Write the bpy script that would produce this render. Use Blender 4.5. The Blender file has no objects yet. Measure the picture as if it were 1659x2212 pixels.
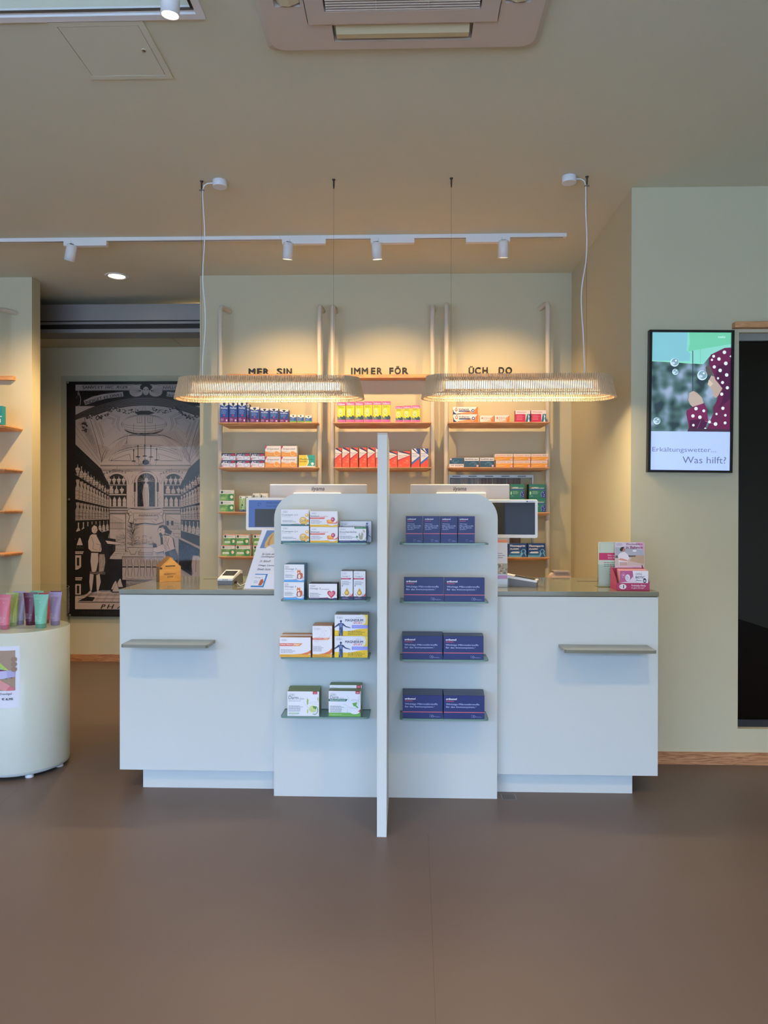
import bpy, math, random
from mathutils import Vector, Matrix
from math import sin, cos, pi, radians
random.seed(7)
C = bpy.context.scene.collection
SC = bpy.context.scene
# ------------------------------------------------------------------ camera
F, H = 1560.0, 1.375
YAW, PIT, ROL = .0292, .004, .0015
def basis():
    r = Vector((cos(YAW), sin(YAW), 0)); f = Vector((-sin(YAW), cos(YAW), 0)); u = Vector((0, 0, 1))
    f2 = cos(PIT)*f - sin(PIT)*u; u2 = sin(PIT)*f + cos(PIT)*u
    return cos(ROL)*r + sin(ROL)*u2, -sin(ROL)*r + cos(ROL)*u2, f2
BR, BU, BF = basis()
cam = bpy.data.cameras.new('camera'); co = bpy.data.objects.new('camera', cam); C.objects.link(co)
cam.sensor_fit = 'HORIZONTAL'; cam.sensor_width = 36; cam.lens = F/1659*36; cam.clip_start = .05
m = Matrix((BR, BU, -BF)).transposed().to_4x4(); m.translation = (0, 0, H); co.matrix_world = m
SC.camera = co
def at(px, py, Y=None, Z=None, X=None):           # surveyed photo point -> world point on a known plane
    d = BR*((px-829.5)/F) - BU*((py-1106)/F) + BF
    t = Y/d.y if Y is not None else ((Z-H)/d.z if Z is not None else X/d.x)
    return Vector((0, 0, H)) + d*t
# ------------------------------------------------------------------ colour management, world, lights
vs = SC.view_settings; vs.view_transform = 'Standard'; vs.look = 'None'; vs.gamma = 1; vs.use_curve_mapping = False
vs.exposure = 1.2
def lin(c):
    return tuple(((v/255)/12.92 if v/255 <= .04045 else ((v/255+.055)/1.055)**2.4) for v in c[:3])
w = bpy.data.worlds.new('sky'); SC.world = w; w.use_nodes = True
w.node_tree.nodes['Background'].inputs[0].default_value = (*lin((168, 203, 255)), 1)
w.node_tree.nodes['Background'].inputs[1].default_value = 8.8
SC.cycles.max_bounces = 8; SC.cycles.diffuse_bounces = 4; SC.cycles.glossy_bounces = 4
SC.cycles.transmission_bounces = 8; SC.cycles.transparent_max_bounces = 12
SC.cycles.sample_clamp_indirect = 4
CEIL = 3.115; BACK = 5.356; RW = 3.95; SX = 1.222; REAR = -3.2; XL, XR = -7.2, 4.2
WARM = lin((255, 211, 150)); 
def light(kind, loc, energy, col, target=None, **k):
    l = bpy.data.lights.new(kind.lower()+'_light', kind); l.energy = energy; l.color = col
    for a, b in k.items(): setattr(l, a, b)
    o = bpy.data.objects.new(kind.lower()+'_light', l); C.objects.link(o); o.location = loc
    if target is not None: o.rotation_euler = (Vector(target)-Vector(loc)).to_track_quat('-Z', 'Y').to_euler()
    return o
# daylight enters through the shop window behind the camera; the portal only guides sampling
po = light('AREA', (-1.3, REAR+.02, 1.5), 1, (1, 1, 1), (-1.3, 0, 1.5), shape='RECTANGLE', size=9.4, size_y=2.6)
po.data.cycles.is_portal = True
SPOT_E = 30
# ------------------------------------------------------------------ materials
MC = {}
def mat(name, rgb=(200, 200, 200), rough=.6, metal=0, emis=0, spec=.5, noise=0, nscale=40, bump=0, coat=0):
    if name in MC: return MC[name]
    M = bpy.data.materials.new(name); M.use_nodes = True; nt = M.node_tree; b = nt.nodes['Principled BSDF']
    c = (*lin(rgb), 1)
    b.inputs['Base Color'].default_value = c; b.inputs['Roughness'].default_value = rough
    b.inputs['Metallic'].default_value = metal; b.inputs['Specular IOR Level'].default_value = spec
    if coat: b.inputs['Coat Weight'].default_value = coat; b.inputs['Coat Roughness'].default_value = .05
    if emis: b.inputs['Emission Color'].default_value = c; b.inputs['Emission Strength'].default_value = emis
    if noise or bump:
        tc = nt.nodes.new('ShaderNodeTexCoord'); n = nt.nodes.new('ShaderNodeTexNoise'); n.inputs['Scale'].default_value = nscale
        n.inputs['Detail'].default_value = 6; nt.links.new(tc.outputs['Object'], n.inputs['Vector'])
        if noise:
            mx = nt.nodes.new('ShaderNodeMix'); mx.data_type = 'RGBA'; mx.blend_type = 'MULTIPLY'
            mx.inputs[0].default_value = noise; mx.inputs[6].default_value = c
            nt.links.new(n.outputs['Fac'], mx.inputs[7]); nt.links.new(mx.outputs[2], b.inputs['Base Color'])
        if bump:
            bp = nt.nodes.new('ShaderNodeBump'); bp.inputs['Strength'].default_value = bump; bp.inputs['Distance'].default_value = .002
            nt.links.new(n.outputs['Fac'], bp.inputs['Height']); nt.links.new(bp.outputs[0], b.inputs['Normal'])
    MC[name] = M; return M
def wood(name, a, b_, scale=(1, 1, 1), axis='X', rough=.5, wscale=6, dist=6):
    M = bpy.data.materials.new(name); M.use_nodes = True; nt = M.node_tree; b = nt.nodes['Principled BSDF']
    tc = nt.nodes.new('ShaderNodeTexCoord'); mp = nt.nodes.new('ShaderNodeMapping'); mp.inputs['Scale'].default_value = scale
    wv = nt.nodes.new('ShaderNodeTexNoise'); wv.inputs['Scale'].default_value = wscale; wv.inputs['Detail'].default_value = 5
    wv.inputs['Distortion'].default_value = dist*.15
    cr = nt.nodes.new('ShaderNodeValToRGB'); cr.color_ramp.elements[0].color = (*lin(a), 1); cr.color_ramp.elements[1].color = (*lin(b_), 1)
    cr.color_ramp.elements[0].position = .35; cr.color_ramp.elements[1].position = .65
    L = nt.links.new; L(tc.outputs['Object'], mp.inputs[0]); L(mp.outputs[0], wv.inputs['Vector']); L(wv.outputs['Fac'], cr.inputs[0])
    L(cr.outputs[0], b.inputs['Base Color']); b.inputs['Roughness'].default_value = rough
    MC[name] = M; return M
def glass(name, rgb, rough=.0, ior=1.5):
    """thin clear sheet: mostly see-through with a fresnel reflection"""
    M = bpy.data.materials.new(name); M.use_nodes = True; nt = M.node_tree; nt.nodes.clear()
    o = nt.nodes.new('ShaderNodeOutputMaterial'); t = nt.nodes.new('ShaderNodeBsdfTransparent'); t.inputs[0].default_value = (*lin(rgb), 1)
    g = nt.nodes.new('ShaderNodeBsdfGlossy'); g.inputs['Roughness'].default_value = rough
    fr = nt.nodes.new('ShaderNodeFresnel'); fr.inputs[0].default_value = ior; mx = nt.nodes.new('ShaderNodeMixShader')
    ge = nt.nodes.new('ShaderNodeNewGeometry'); su = nt.nodes.new('ShaderNodeMath'); su.operation = 'SUBTRACT'; su.inputs[0].default_value = 1; mu = nt.nodes.new('ShaderNodeMath'); mu.operation = 'MULTIPLY'
    L = nt.links.new; L(ge.outputs['Backfacing'], su.inputs[1]); L(su.outputs[0], mu.inputs[0]); L(fr.outputs[0], mu.inputs[1]); L(mu.outputs[0], mx.inputs[0]); L(t.outputs[0], mx.inputs[1]); L(g.outputs[0], mx.inputs[2]); L(mx.outputs[0], o.inputs[0])
    MC[name] = M; return M
SAGE = mat('sage_paint', (203, 195, 163), .75, bump=.12, nscale=220, noise=.06)
CEILM = mat('ceiling_paint', (217, 214, 189), .8, bump=.08, nscale=200, noise=.05)
FLOOR = mat('linoleum', (112, 97, 87), .42, noise=.25, nscale=1.2, spec=.35)
COUNT = mat('counter_lacquer', (206, 212, 209), .5, spec=.3)
TOPM = mat('worktop_glass', (126, 127, 110), .09, spec=.6)
GSHELF = glass('shelf_glass', (150, 180, 168)); GEDGE = mat('glass_edge', (112, 146, 136), .2)
POLE = mat('pole_lacquer', (205, 196, 178), .5)
OAK = wood('oak', (190, 132, 84), (224, 168, 116), (1, 12, 12), wscale=8)
OAKB = wood('oak_skirting', (150, 98, 62), (205, 150, 104), (1.2, 6, 14), wscale=5, dist=14)
SLATM = wood('birch_slat', (214, 180, 138), (232, 200, 160), (6, 6, 1), wscale=6)
WHITE = mat('white_plastic', (228, 228, 230), .4); WHT2 = mat('white_metal', (232, 230, 226), .4)
BLACK = mat('black_lacquer', (14, 14, 15), .3); METAL = mat('brushed_steel', (150, 145, 142), .35, 1)
DARKM = mat('dark_metal', (60, 56, 54), .4, .8); GLOW = mat('lamp_glow', (255, 246, 224), .5, emis=5.0)
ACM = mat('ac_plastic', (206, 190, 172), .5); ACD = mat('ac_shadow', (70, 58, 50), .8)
VANE = mat('ac_vane', (214, 200, 160), .6)
CLEAR = glass('clear_acrylic', (246, 250, 250)); CLEAR2 = glass('window_glass', (90, 92, 90)); CLEAR3 = glass('anti_glare_sheet', (246, 248, 248), ior=1.3)
CARD = mat('carton_white', (226, 226, 228), .45); CARDB = mat('carton_brown', (196, 176, 148), .7)
# ------------------------------------------------------------------ mesh builder
class MB:
    def __init__(s): s.v = []; s.f = []; s.m = []; s.mats = []; s.sm = []
    def mi(s, m):
        if m not in s.mats: s.mats.append(m)
        return s.mats.index(m)
    def add(s, vs_, fs, m, smooth=False):
        k = len(s.v); i = s.mi(m); s.v += [tuple(v) for v in vs_]
        for f in fs: s.f.append([k+j for j in f]); s.m.append(i); s.sm.append(smooth)
        return s
    def box(s, x0, x1, y0, y1, z0, z1, m):
        return s.add([(x0, y0, z0), (x1, y0, z0), (x1, y1, z0), (x0, y1, z0), (x0, y0, z1), (x1, y0, z1), (x1, y1, z1), (x0, y1, z1)],
                     [(0, 3, 2, 1), (4, 5, 6, 7), (0, 1, 5, 4), (1, 2, 6, 5), (2, 3, 7, 6), (3, 0, 4, 7)], m)
    def bbox(s, x0, x1, y0, y1, z0, z1, m, b=.002):   # box with softly chamfered vertical and top edges
        p = rrect(x0, x1, y0, y1, b, 2)
        return s.loft([[(x, y, z0) for x, y in p], [(x, y, z1-b) for x, y in p],
                       [(x, y, z1) for x, y in rrect(x0+b, x1-b, y0+b, y1-b, b, 2)]], m)
    def loft(s, rings, m, smooth=False, caps=True, closed=True):
        n = len(rings[0]); k = len(s.v); V = [p for r in rings for p in r]; Fs = []
        for a in range(len(rings)-1):
            for j in range(n if closed else n-1):
                j2 = (j+1) % n; Fs.append((a*n+j, a*n+j2, (a+1)*n+j2, (a+1)*n+j))
        s.add(V, Fs, m, smooth)
        if caps: s.add(rings[0][::-1], [tuple(range(n))], m); s.add(rings[-1], [tuple(range(n))], m)
        return s
    def prism(s, pts, a0, a1, m, axis='Y'):   # polygon extruded along an axis
        def P(p, a): return {'Y': (p[0], a, p[1]), 'Z': (p[0], p[1], a), 'X': (a, p[0], p[1])}[axis]
        return s.loft([[P(p, a0) for p in pts], [P(p, a1) for p in pts]], m)
    def tube(s, pts, r, m, n=10, caps=True):
        pts = [Vector(p) for p in pts]; rings = []
        for i, p in enumerate(pts):
            d = (pts[min(i+1, len(pts)-1)] - pts[max(i-1, 0)]).normalized()
            a = d.orthogonal().normalized() if i == 0 else (a - d*a.dot(d)).normalized(); b = d.cross(a)
            rr = r[i] if isinstance(r, (list, tuple)) else r
            rings.append([tuple(p + (a*cos(2*pi*j/n)+b*sin(2*pi*j/n))*rr) for j in range(n)])
        return s.loft(rings, m, True, caps)
    def lathe(s, prof, m, n=40, c=(0, 0), caps=True):
        return s.loft([[(c[0]+r*cos(2*pi*j/n), c[1]+r*sin(2*pi*j/n), z) for j in range(n)] for r, z in prof], m, True, caps)
    def mesh(s, name):
        me = bpy.data.meshes.new(name); me.from_pydata(s.v, [], s.f)
        for m in s.mats: me.materials.append(m)
        me.polygons.foreach_set('material_index', s.m); me.polygons.foreach_set('use_smooth', s.sm); me.update(); return me
    def build(s, name, parent=None, loc=None):
        o = bpy.data.objects.new(name, s.mesh(name)); C.objects.link(o)
        if parent: o.parent = parent
        if loc is not None: o.location = loc
        return o
def rrect(x0, x1, y0, y1, r, n=5):
    out = []
    for cx, cy, a in ((x1-r, y0+r, -pi/2), (x1-r, y1-r, 0), (x0+r, y1-r, pi/2), (x0+r, y0+r, pi)):
        for i in range(n+1): out.append((cx+r*cos(a+pi/2*i/n), cy+r*sin(a+pi/2*i/n)))
    return out
def tag(o, label, cat, group=None, kind=None):
    if label: o['label'] = label
    if cat: o['category'] = cat
    if group: o['group'] = group
    if kind: o['kind'] = kind
    return o
def thing(name, label, cat, loc=(0, 0, 0), rz=0, group=None):
    o = bpy.data.objects.new(name, None); C.objects.link(o); o.location = loc; o.rotation_euler = (0, 0, rz)
    o.empty_display_size = .05
    return tag(o, label, cat, group)
def struct(mb, name, label=None):
    o = mb.build(name); o['kind'] = 'structure'
    o['label'] = label or name.replace('_', ' '); return o
def part(o, label): o['label'] = label; return o
# ------------------------------------------------------------------ flat print on the XZ plane facing -Y
TC = {}
def glyphs(txt, bold=0, shear=0, res=2):
    k = (txt, bold, shear, res)
    if k not in TC and bold:
        V, Fs, (a, b, e, f) = glyphs(txt, 0, shear, res); d = bold*.9; n = len(V)
        V = [v[:2] for v in V]; VV = [(x-d, y) for x, y in V]+[(x+d, y) for x, y in V]+([(x, y+d*.8) for x, y in V]+[(x, y-d*.8) for x, y in V] if bold > .024 else [])
        TC[k] = ([(x, y, i//n) for i, (x, y) in enumerate(VV)], [tuple(i+n*j for i in q_) for j in range(len(VV)//n) for q_ in Fs], (a-d, b+d, e-(d*.8 if bold > .024 else 0), f+(d*.8 if bold > .024 else 0)))
    if k not in TC:
        cu = bpy.data.curves.new('t', 'FONT'); cu.body = txt; cu.size = 1; cu.shear = shear; cu.resolution_u = res; cu.fill_mode = 'FRONT'
        ob = bpy.data.objects.new('t', cu); me = bpy.data.meshes.new_from_object(ob)
        V = [(v.co.x, v.co.y, 0) for v in me.vertices]; Fs = [tuple(p.vertices) for p in me.polygons]
        bpy.data.objects.remove(ob); bpy.data.curves.remove(cu); bpy.data.meshes.remove(me)
        xs = [v[0] for v in V]; ys = [v[1] for v in V]
        TC[k] = (V, Fs, (min(xs), max(xs), min(ys), max(ys)))
    return TC[k]
def ink(c, em=0):
    if not isinstance(c, tuple): return c
    if em: return mat('screen_%d_%d_%d' % c, c, .4, emis=em)
    return mat('ink_%d_%d_%d' % c, c, .45)
class G:
    """graphic: shapes in local units (x right, z up) scaled by sx, sz"""
    def __init__(s, sx=1, sz=1, y0=-.0004, dy=.00006, em=0, ox=0, oz=0):
        s.mb = MB(); s.sx, s.sz, s.y, s.dy, s.em, s.ox, s.oz = sx, sz, y0, dy, em, ox, oz
    def P(s, pts): s.y -= s.dy; return [(s.ox+x*s.sx, s.y, s.oz+z*s.sz) for x, z in pts]
    def poly(s, pts, c): 
        a = sum(pts[i][0]*pts[(i+1) % len(pts)][1]-pts[(i+1) % len(pts)][0]*pts[i][1] for i in range(len(pts)))*s.sx*s.sz
        if a < 0: pts = pts[::-1]
        s.mb.add(s.P(pts), [tuple(range(len(pts)))], ink(c, s.em)); return s
    def rect(s, x0, z0, x1, z1, c): return s.poly([(x0, z0), (x1, z0), (x1, z1), (x0, z1)], c)
    def ell(s, cx, cz, rx, rz, c, n=20, a0=0, a1=360):
        return s.poly([(cx+rx*cos(radians(a0+(a1-a0)*i/n)), cz+rz*sin(radians(a0+(a1-a0)*i/n))) for i in range(n if a1-a0 == 360 else n+1)], c)
    def line(s, pts, wd, c, closed=False):
        if closed: pts = list(pts)+[pts[0]]
        s.y -= s.dy; V = []; Fs = []
        for (xa, za), (xb, zb) in zip(pts, pts[1:]):
            dx, dz = xb-xa, zb-za; l = math.hypot(dx*s.sx, dz*s.sz) or 1
            nx, nz = -dz*s.sz/l*wd/2/abs(s.sx), dx*s.sx/l*wd/2/abs(s.sz)*(1)
            if s.sx*s.sz < 0: nx, nz = nx, nz
            k = len(V); V += [(xa+nx, za+nz), (xa-nx, za-nz), (xb-nx, zb-nz), (xb+nx, zb+nz)]; Fs.append((k, k+1, k+2, k+3))
        V = [(s.ox+x*s.sx, s.y, s.oz+z*s.sz) for x, z in V]; s.mb.add(V, Fs, ink(c, s.em)); return s
    def arc(s, cx, cz, rx, rz, a0, a1, wd, c, n=16):
        return s.line([(cx+rx*cos(radians(a0+(a1-a0)*i/n)), cz+rz*sin(radians(a0+(a1-a0)*i/n))) for i in range(n+1)], wd, c)
    def text(s, txt, x0, z0, w_, h_, c, bold=0, shear=0, rot=0, res=2):
        V, Fs, (a, b, e, f) = glyphs(txt, bold, shear, res); kx = w_/(b-a); kz = h_/(f-e); cr, sr = cos(radians(rot)), sin(radians(rot))
        P_ = []; s.y -= s.dy
        for x, z, j in V:
            u, v = (x-a)*kx, (z-e)*kz; P_.append((s.ox+(x0+u*cr-v*sr)*s.sx, s.y-j*s.dy, s.oz+(z0+u*sr+v*cr)*s.sz))
        s.y -= 4*s.dy; s.mb.add(P_, Fs, ink(c, s.em)); return s
    def fine(s, x0, z1, w_, n, lh, c, seed=1, th=.34):     # rows of tiny unreadable print
        R = random.Random(seed); s.y -= s.dy; V = []; Fs = []
        for i in range(n):
            x = x0; xe = x0+w_*R.uniform(.7, 1)
            while x < xe:
                l = w_*R.uniform(.06, .16); k = len(V); z = z1-i*lh
                V += [(x, z-lh*th), (min(x+l, xe), z-lh*th), (min(x+l, xe), z), (x, z)]; Fs.append((k, k+1, k+2, k+3)); x += l+w_*.025
        s.mb.add([(s.ox+a*s.sx, s.y, s.oz+b*s.sz) for a, b in V], Fs, ink(c, s.em)); return s
    def build(s, name, parent, loc=None): return s.mb.build(name, parent, loc)
def ordl(i, n):
    if n == 1: return 'single'
    if n == 2: return ('left', 'right')[i]
    if i == 0: return 'leftmost'
    if i == n-1: return 'rightmost'
    return ('', 'second from left', 'third from left', 'fourth from left', 'fifth from left', 'sixth from left')[i]
# one carton: body with flap seams + front print; meshes shared through the cache
BC = {}
def carton(design, x0, x1, ztop, zbot, Y, depth, label, group, rz=0, zs=None, body=CARD, name='medicine_box', flip=False, side=None, tab=None):
    """x0,x1 photo columns of the front face, ztop/zbot world heights"""
    zm = 1100; A = at(x0, zm, Y=Y).x; B = at(x1, zm, Y=Y).x; wd = B-A; hh = ztop-zbot
    key = (design.__name__, round(wd, 3), round(hh, 3), round(depth, 3), body.name)
    if key not in BC:
        mb = MB(); b = .0008; g = .0006
        mb.bbox(-wd/2+.0006, wd/2-.0006, 0, depth, 0, hh-.0002, body, b)
        mb.add([(-wd/2+.004, .004, hh+.0001), (wd/2-.004, .004, hh+.0001), (wd/2-.004, .0048, hh+.0001), (-wd/2+.004, .0048, hh+.0001)], [(0, 1, 2, 3)], mat('carton_seam', (90, 90, 92), .8))
        if side: 
            mb.add([(wd/2+.0002-.0006, .001, .001), (wd/2+.0002-.0006, depth-.001, .001), (wd/2+.0002-.0006, depth-.001, hh-.002), (wd/2+.0002-.0006, .001, hh-.002)], [(0, 1, 2, 3)], ink(side))
        g_ = G(wd-.0012, hh-.001, ox=-wd/2+.0006, oz=.0004); design(g_, wd/hh)
        BC[key] = (mb.mesh(name), g_.mb.mesh('front_print'))
    o = bpy.data.objects.new(name, BC[key][0]); C.objects.link(o); tag(o, label, 'box', group)
    o.location = ((A+B)/2, Y, zbot); o.rotation_euler = (0, 0, rz)
    p = bpy.data.objects.new('front_print', BC[key][1]); C.objects.link(p); p.parent = o
    if flip: p.rotation_euler = (0, pi, 0); p.location = (0, 0, hh)
    return o
# ================================================================== THE SETTING
PW = 6.43                                          # poster wall behind the opening
PX = at(69, 900, Y=BACK).x                         # right edge of the left wall
DX0, DX1 = at(1595, 1100, Y=RW).x, 3.2
DZ0, DZ1 = at(1595, 1575, Y=RW).z, at(1600, 718, Y=RW).z
fl = struct(MB().box(XL, XR, REAR, 7.2, -.06, 0, FLOOR), 'floor', 'dull brown linoleum floor')
for (xa, ya), (xb, yb) in (((925, 1800), (945, 2300)), ((40, 1703), (-60, 1790))):
    p, q_ = at(xa, ya, Z=0), at(xb, yb, Z=0); d = (q_-p).normalized(); nn = Vector((-d.y, d.x, 0))*.0006
    V = [p+nn, q_+nn, q_-nn, p-nn]; V = [(v.x, v.y, .0003) for v in V]
    MB().add(V, [(0, 1, 2, 3)], mat('seam_dark', (84, 72, 64), .7)).build('floor_seam', fl)
TX0, TX1, TY0, TY1 = -3.4, -.735, 1.72, 2.515      # recessed lighting trough in the ceiling
cb = MB()
for a in ((XL, XR, REAR, TY0), (XL, TX0, TY0, TY1), (TX1, XR, TY0, TY1), (XL, XR, TY1, PW+.1)):
    cb.box(a[0], a[1], a[2], a[3], CEIL, CEIL+.06, CEILM)
cb.box(TX0-.02, TX1+.02, TY0-.02, TY0, CEIL+.06, CEIL+.34, CEILM).box(TX0-.02, TX1+.02, TY1, TY1+.02, CEIL+.06, CEIL+.34, CEILM)
cb.box(TX0-.02, TX0, TY0, TY1, CEIL+.06, CEIL+.34, CEILM).box(TX1, TX1+.02, TY0, TY1, CEIL+.06, CEIL+.34, CEILM)
cb.box(TX0-.02, TX1+.02, TY0-.02, TY1+.02, CEIL+.34, CEIL+.36, CEILM)
struct(cb, 'ceiling', 'sage ceiling')
struct(MB().box(-1.534, SX, BACK, BACK+.13, 0, CEIL, SAGE), 'wall_back', 'sage back wall behind the shelving')
struct(MB().box(SX, SX+.09, RW, BACK+.13, 0, CEIL, SAGE), 'wall_right', 'sage return wall right of the shelving')
rb = MB(); y0, y1 = RW, RW+.12
rb.box(SX+.09, DX0, y0, y1, 0, CEIL, SAGE).box(DX0, DX1, y0, y1, 0, DZ0, SAGE).box(DX0, DX1, y0, y1, DZ1, CEIL, SAGE).box(DX1, XR, y0, y1, 0, CEIL, SAGE)
struct(rb, 'wall_front_right', 'sage wall carrying the screen')
struct(MB().box(XL, PX, BACK, BACK+.125, 0, CEIL, SAGE), 'wall_front_left', 'warmly lit sage wall left of the opening')
struct(MB().box(-4.4, -.6, PW, PW+.1, 0, CEIL, SAGE), 'wall_rear', 'wall of the back corridor behind the poster')
struct(MB().box(-4.5, -4.4, BACK+.125, PW+.1, 0, CEIL, SAGE), 'wall_corridor_left')
struct(MB().box(-.6, -.5, BACK+.13, PW+.1, 0, CEIL, SAGE), 'wall_corridor_right')
struct(MB().box(XL-.1, XL, REAR, BACK+.1, 0, CEIL, SAGE), 'wall_left')
struct(MB().box(XR, XR+.1, REAR, RW+.5, 0, CEIL, SAGE), 'wall_side_right')
wx0, wx1, wz0, wz1 = -5.95, 2.3, .22, 2.78
wb = MB(); y0, y1 = REAR-.2, REAR
wb.box(XL, wx0, y0, y1, 0, CEIL, SAGE).box(wx1, XR, y0, y1, 0, CEIL, SAGE).box(wx0, wx1, y0, y1, 0, wz0, SAGE).box(wx0, wx1, y0, y1, wz1, CEIL, SAGE)
for i in range(5):
    x = wx0+(wx1-wx0)*i/4; wb.box(x-.04, x+.04, y0, y1-.05, wz0, wz1, DARKM)
struct(wb, 'window_1', 'shop window front behind the camera')
# the street outside, which the window looks on to
struct(MB().box(-30, 30, -40, REAR-.2, -.3, -.12, mat('asphalt', (176, 174, 170), .9)), 'street_ground', 'grey street outside the window')
fb = MB(); fm = mat('street_facade', (196, 186, 170), .9); fd = mat('street_pane', (60, 66, 74), .1)
fb.box(-26, 18, -22, -18, -.12, 6.2, fm)
for i in range(11):
    for j in range(2): fb.box(-25+i*4, -23.2+i*4, -18.02, -17.95, .9+j*2.7, 2.6+j*2.7, fd)
struct(fb, 'street_building', 'pale building across the street')
# skirting
struct(MB().box(SX, XR, RW-.013, RW, 0, at(1500, 1624, Y=RW).z, OAKB), 'baseboard_right', 'oak skirting board under the screen wall')
struct(MB().box(-4.4, -.6, PW-.013, PW, 0, .062, OAKB), 'baseboard_rear', 'oak skirting board under the poster')
struct(MB().box(XL, PX, BACK-.013, BACK, 0, .062, OAKB), 'baseboard_left', 'oak skirting board of the left wall')
struct(MB().box(-1.53, SX, BACK-.013, BACK, 0, .062, OAKB), 'baseboard_back', 'oak skirting board of the back wall')
# header over the corridor: sliding-door housing
hx0, hx1 = -3.6, -1.0; HY = 5.86
zt, z1, z2, z3, zb_ = [at(250, y, Y=HY).z for y in (657, 692, 701, 711, 719)]
hb = MB(); gm = mat('housing_aluminium', (150, 146, 144), .45, .75)
hb.box(hx0, hx1, HY, HY+.2, z1, zt, gm).box(hx0, hx1, HY+.012, HY+.2, z1-.012, z1, DARKM)
hb.box(hx0, hx1, HY-.004, HY+.2, z2+.003, z1-.012, gm).box(hx0, hx1, HY+.02, HY+.2, z3, z2+.003, DARKM)
hb.box(hx0, hx1, HY-.008, HY+.2, zb_, z3, gm)
struct(hb, 'trim_1', 'grey aluminium sliding door housing over the opening')
struct(MB().box(hx0, -1.99, HY+.2, PW, zb_+.01, zb_+.05, SAGE).box(-1.985, hx1, HY+.2, PW, zb_+.01, zb_+.05, SAGE), 'trim_2', 'sage soffit behind the housing')
# glass door in the right wall
D = thing('glass_door', 'dark glass door recessed in the right wall beside the screen', 'door', (DX0, RW, DZ0))
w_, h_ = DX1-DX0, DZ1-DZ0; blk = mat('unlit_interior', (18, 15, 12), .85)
dk = mat('door_frame_dark', (62, 64, 66), .45, .5)
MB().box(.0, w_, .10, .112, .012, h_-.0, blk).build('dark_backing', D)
MB().box(.0, w_, .045, .098, .0, .038, dk).build('bottom_rail', D)
MB().box(.0, w_, .035, .098, h_-.036, h_, mat('door_rail_light', (150, 150, 142), .4, .3)).build('top_rail', D)
MB().box(.0, w_, .055, .06, .04, h_-.037, CLEAR2).build('pane', D)
MB().box(.045, .063, .064, .082, .04, h_-.05, mat('door_stile', (70, 64, 58), .5)).build('stile', D)
MB().box(-.0, w_, -.001, .03, -.001, .002, SAGE).build('sill', D)
MB().bbox(at(1589, 700, Y=RW-.05).x, 3.3, RW-.045, RW, at(1600, 706, Y=RW-.045).z, at(1600, 693.5, Y=RW-.045).z, OAK, .004)
rl = MB().bbox(at(1588.5, 700, Y=RW-.045).x, 3.3, RW-.045, RW, at(1620, 706.5, Y=RW-.045).z, at(1620, 693.5, Y=RW-.045).z, OAK, .005).build('wall_rail')
tag(rl, 'oak rail mounted on the wall above the dark glass door', 'rail')
# ================================================================== CEILING
# air conditioner cassette
ac = thing('ceiling_air_conditioner', 'beige four-way cassette air conditioner in the ceiling', 'air conditioner', (-.012, 2.212, CEIL))
S = .503; mb = MB()
def sq(a, z, r): return [(x, y, z) for x, y in rrect(-a, a, -a, a, r, 5)]
mb.loft([sq(S, 0, .03), sq(S, -.012, .03), sq(S-.02, -.026, .05)], ACM, caps=False)
# ring surface with four outlet slots
def ring(a, b, z):
    o_, i_ = sq(a, z, .05), sq(b, z, .04); n = len(o_)
    mb.add(o_+i_, [(j, n+j, n+(j+1) % n, (j+1) % n) for j in range(n)], ACM)
ring(S-.02, .455, -.026)
def strip(x0, x1, y0, y1): mb.box(x0, x1, y0, y1, -.027, -.015, ACM)
a, b, sl = .455, .335, .25
for k in range(4):
    c_, s_ = cos(k*pi/2), sin(k*pi/2)
    def R2(x, y, z): return (x*c_-y*s_, x*s_+y*c_, z)
    for x0, x1, y0_, y1_ in ((-a, -sl, -a, -b), (sl, b, -a, -b), (-sl, sl, -a, -a+.018), (-sl, sl, -b-.012, -b)):
        mb.add([R2(x0, y0_, -.0266), R2(x1, y0_, -.0266), R2(x1, y1_, -.0266), R2(x0, y1_, -.0266)], [(3, 2, 1, 0)], ACM)
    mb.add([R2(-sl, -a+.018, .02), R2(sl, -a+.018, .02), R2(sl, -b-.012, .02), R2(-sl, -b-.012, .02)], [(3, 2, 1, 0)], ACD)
    for x in (-sl, sl): mb.add([R2(x, -a+.018, -.026), R2(x, -b-.012, -.026), R2(x, -b-.012, .02), R2(x, -a+.018, .02)], [(0, 1, 2, 3)], ACM)
    for y in (-a+.018, -b-.012): mb.add([R2(-sl, y, -.026), R2(sl, y, -.026), R2(sl, y, .02), R2(-sl, y, .02)], [(0, 1, 2, 3)], ACM)
mb.build('panel', ac)
for k in range(4):
    v = MB(); y = -.385
    prof = [(y-.047, -.012), (y-.03, -.030), (y+.0, -.034), (y+.035, -.02), (y+.03, -.014), (y-.0, -.026), (y-.028, -.022), (y-.043, -.006)]
    v.prism(prof, -sl+.012, sl-.012, VANE, 'X'); o = v.build('vane', ac); o.rotation_euler = (0, 0, k*pi/2)
g = MB(); gi = .268
def fr(a, b, z0, z1, m_):
    for k in range(4):
        c_, s_ = cos(k*pi/2), sin(k*pi/2); P4 = [(-a, -a), (a, -a), (b, -b), (-b, -b)]
        V = [(x*c_-y*s_, x*s_+y*c_, z) for z in (z0, z1) for x, y in P4]
        g.add(V, [(0, 3, 2, 1), (4, 5, 6, 7), (0, 1, 5, 4), (1, 2, 6, 5), (2, 3, 7, 6), (3, 0, 4, 7)], m_)
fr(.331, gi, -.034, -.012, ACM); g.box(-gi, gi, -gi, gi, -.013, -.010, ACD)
for x in (-.089, .089): g.box(x-.001, x+.001, -gi, gi, -.033, -.03, ACM)
g.build('intake_grille', ac)
n = 44
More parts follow.
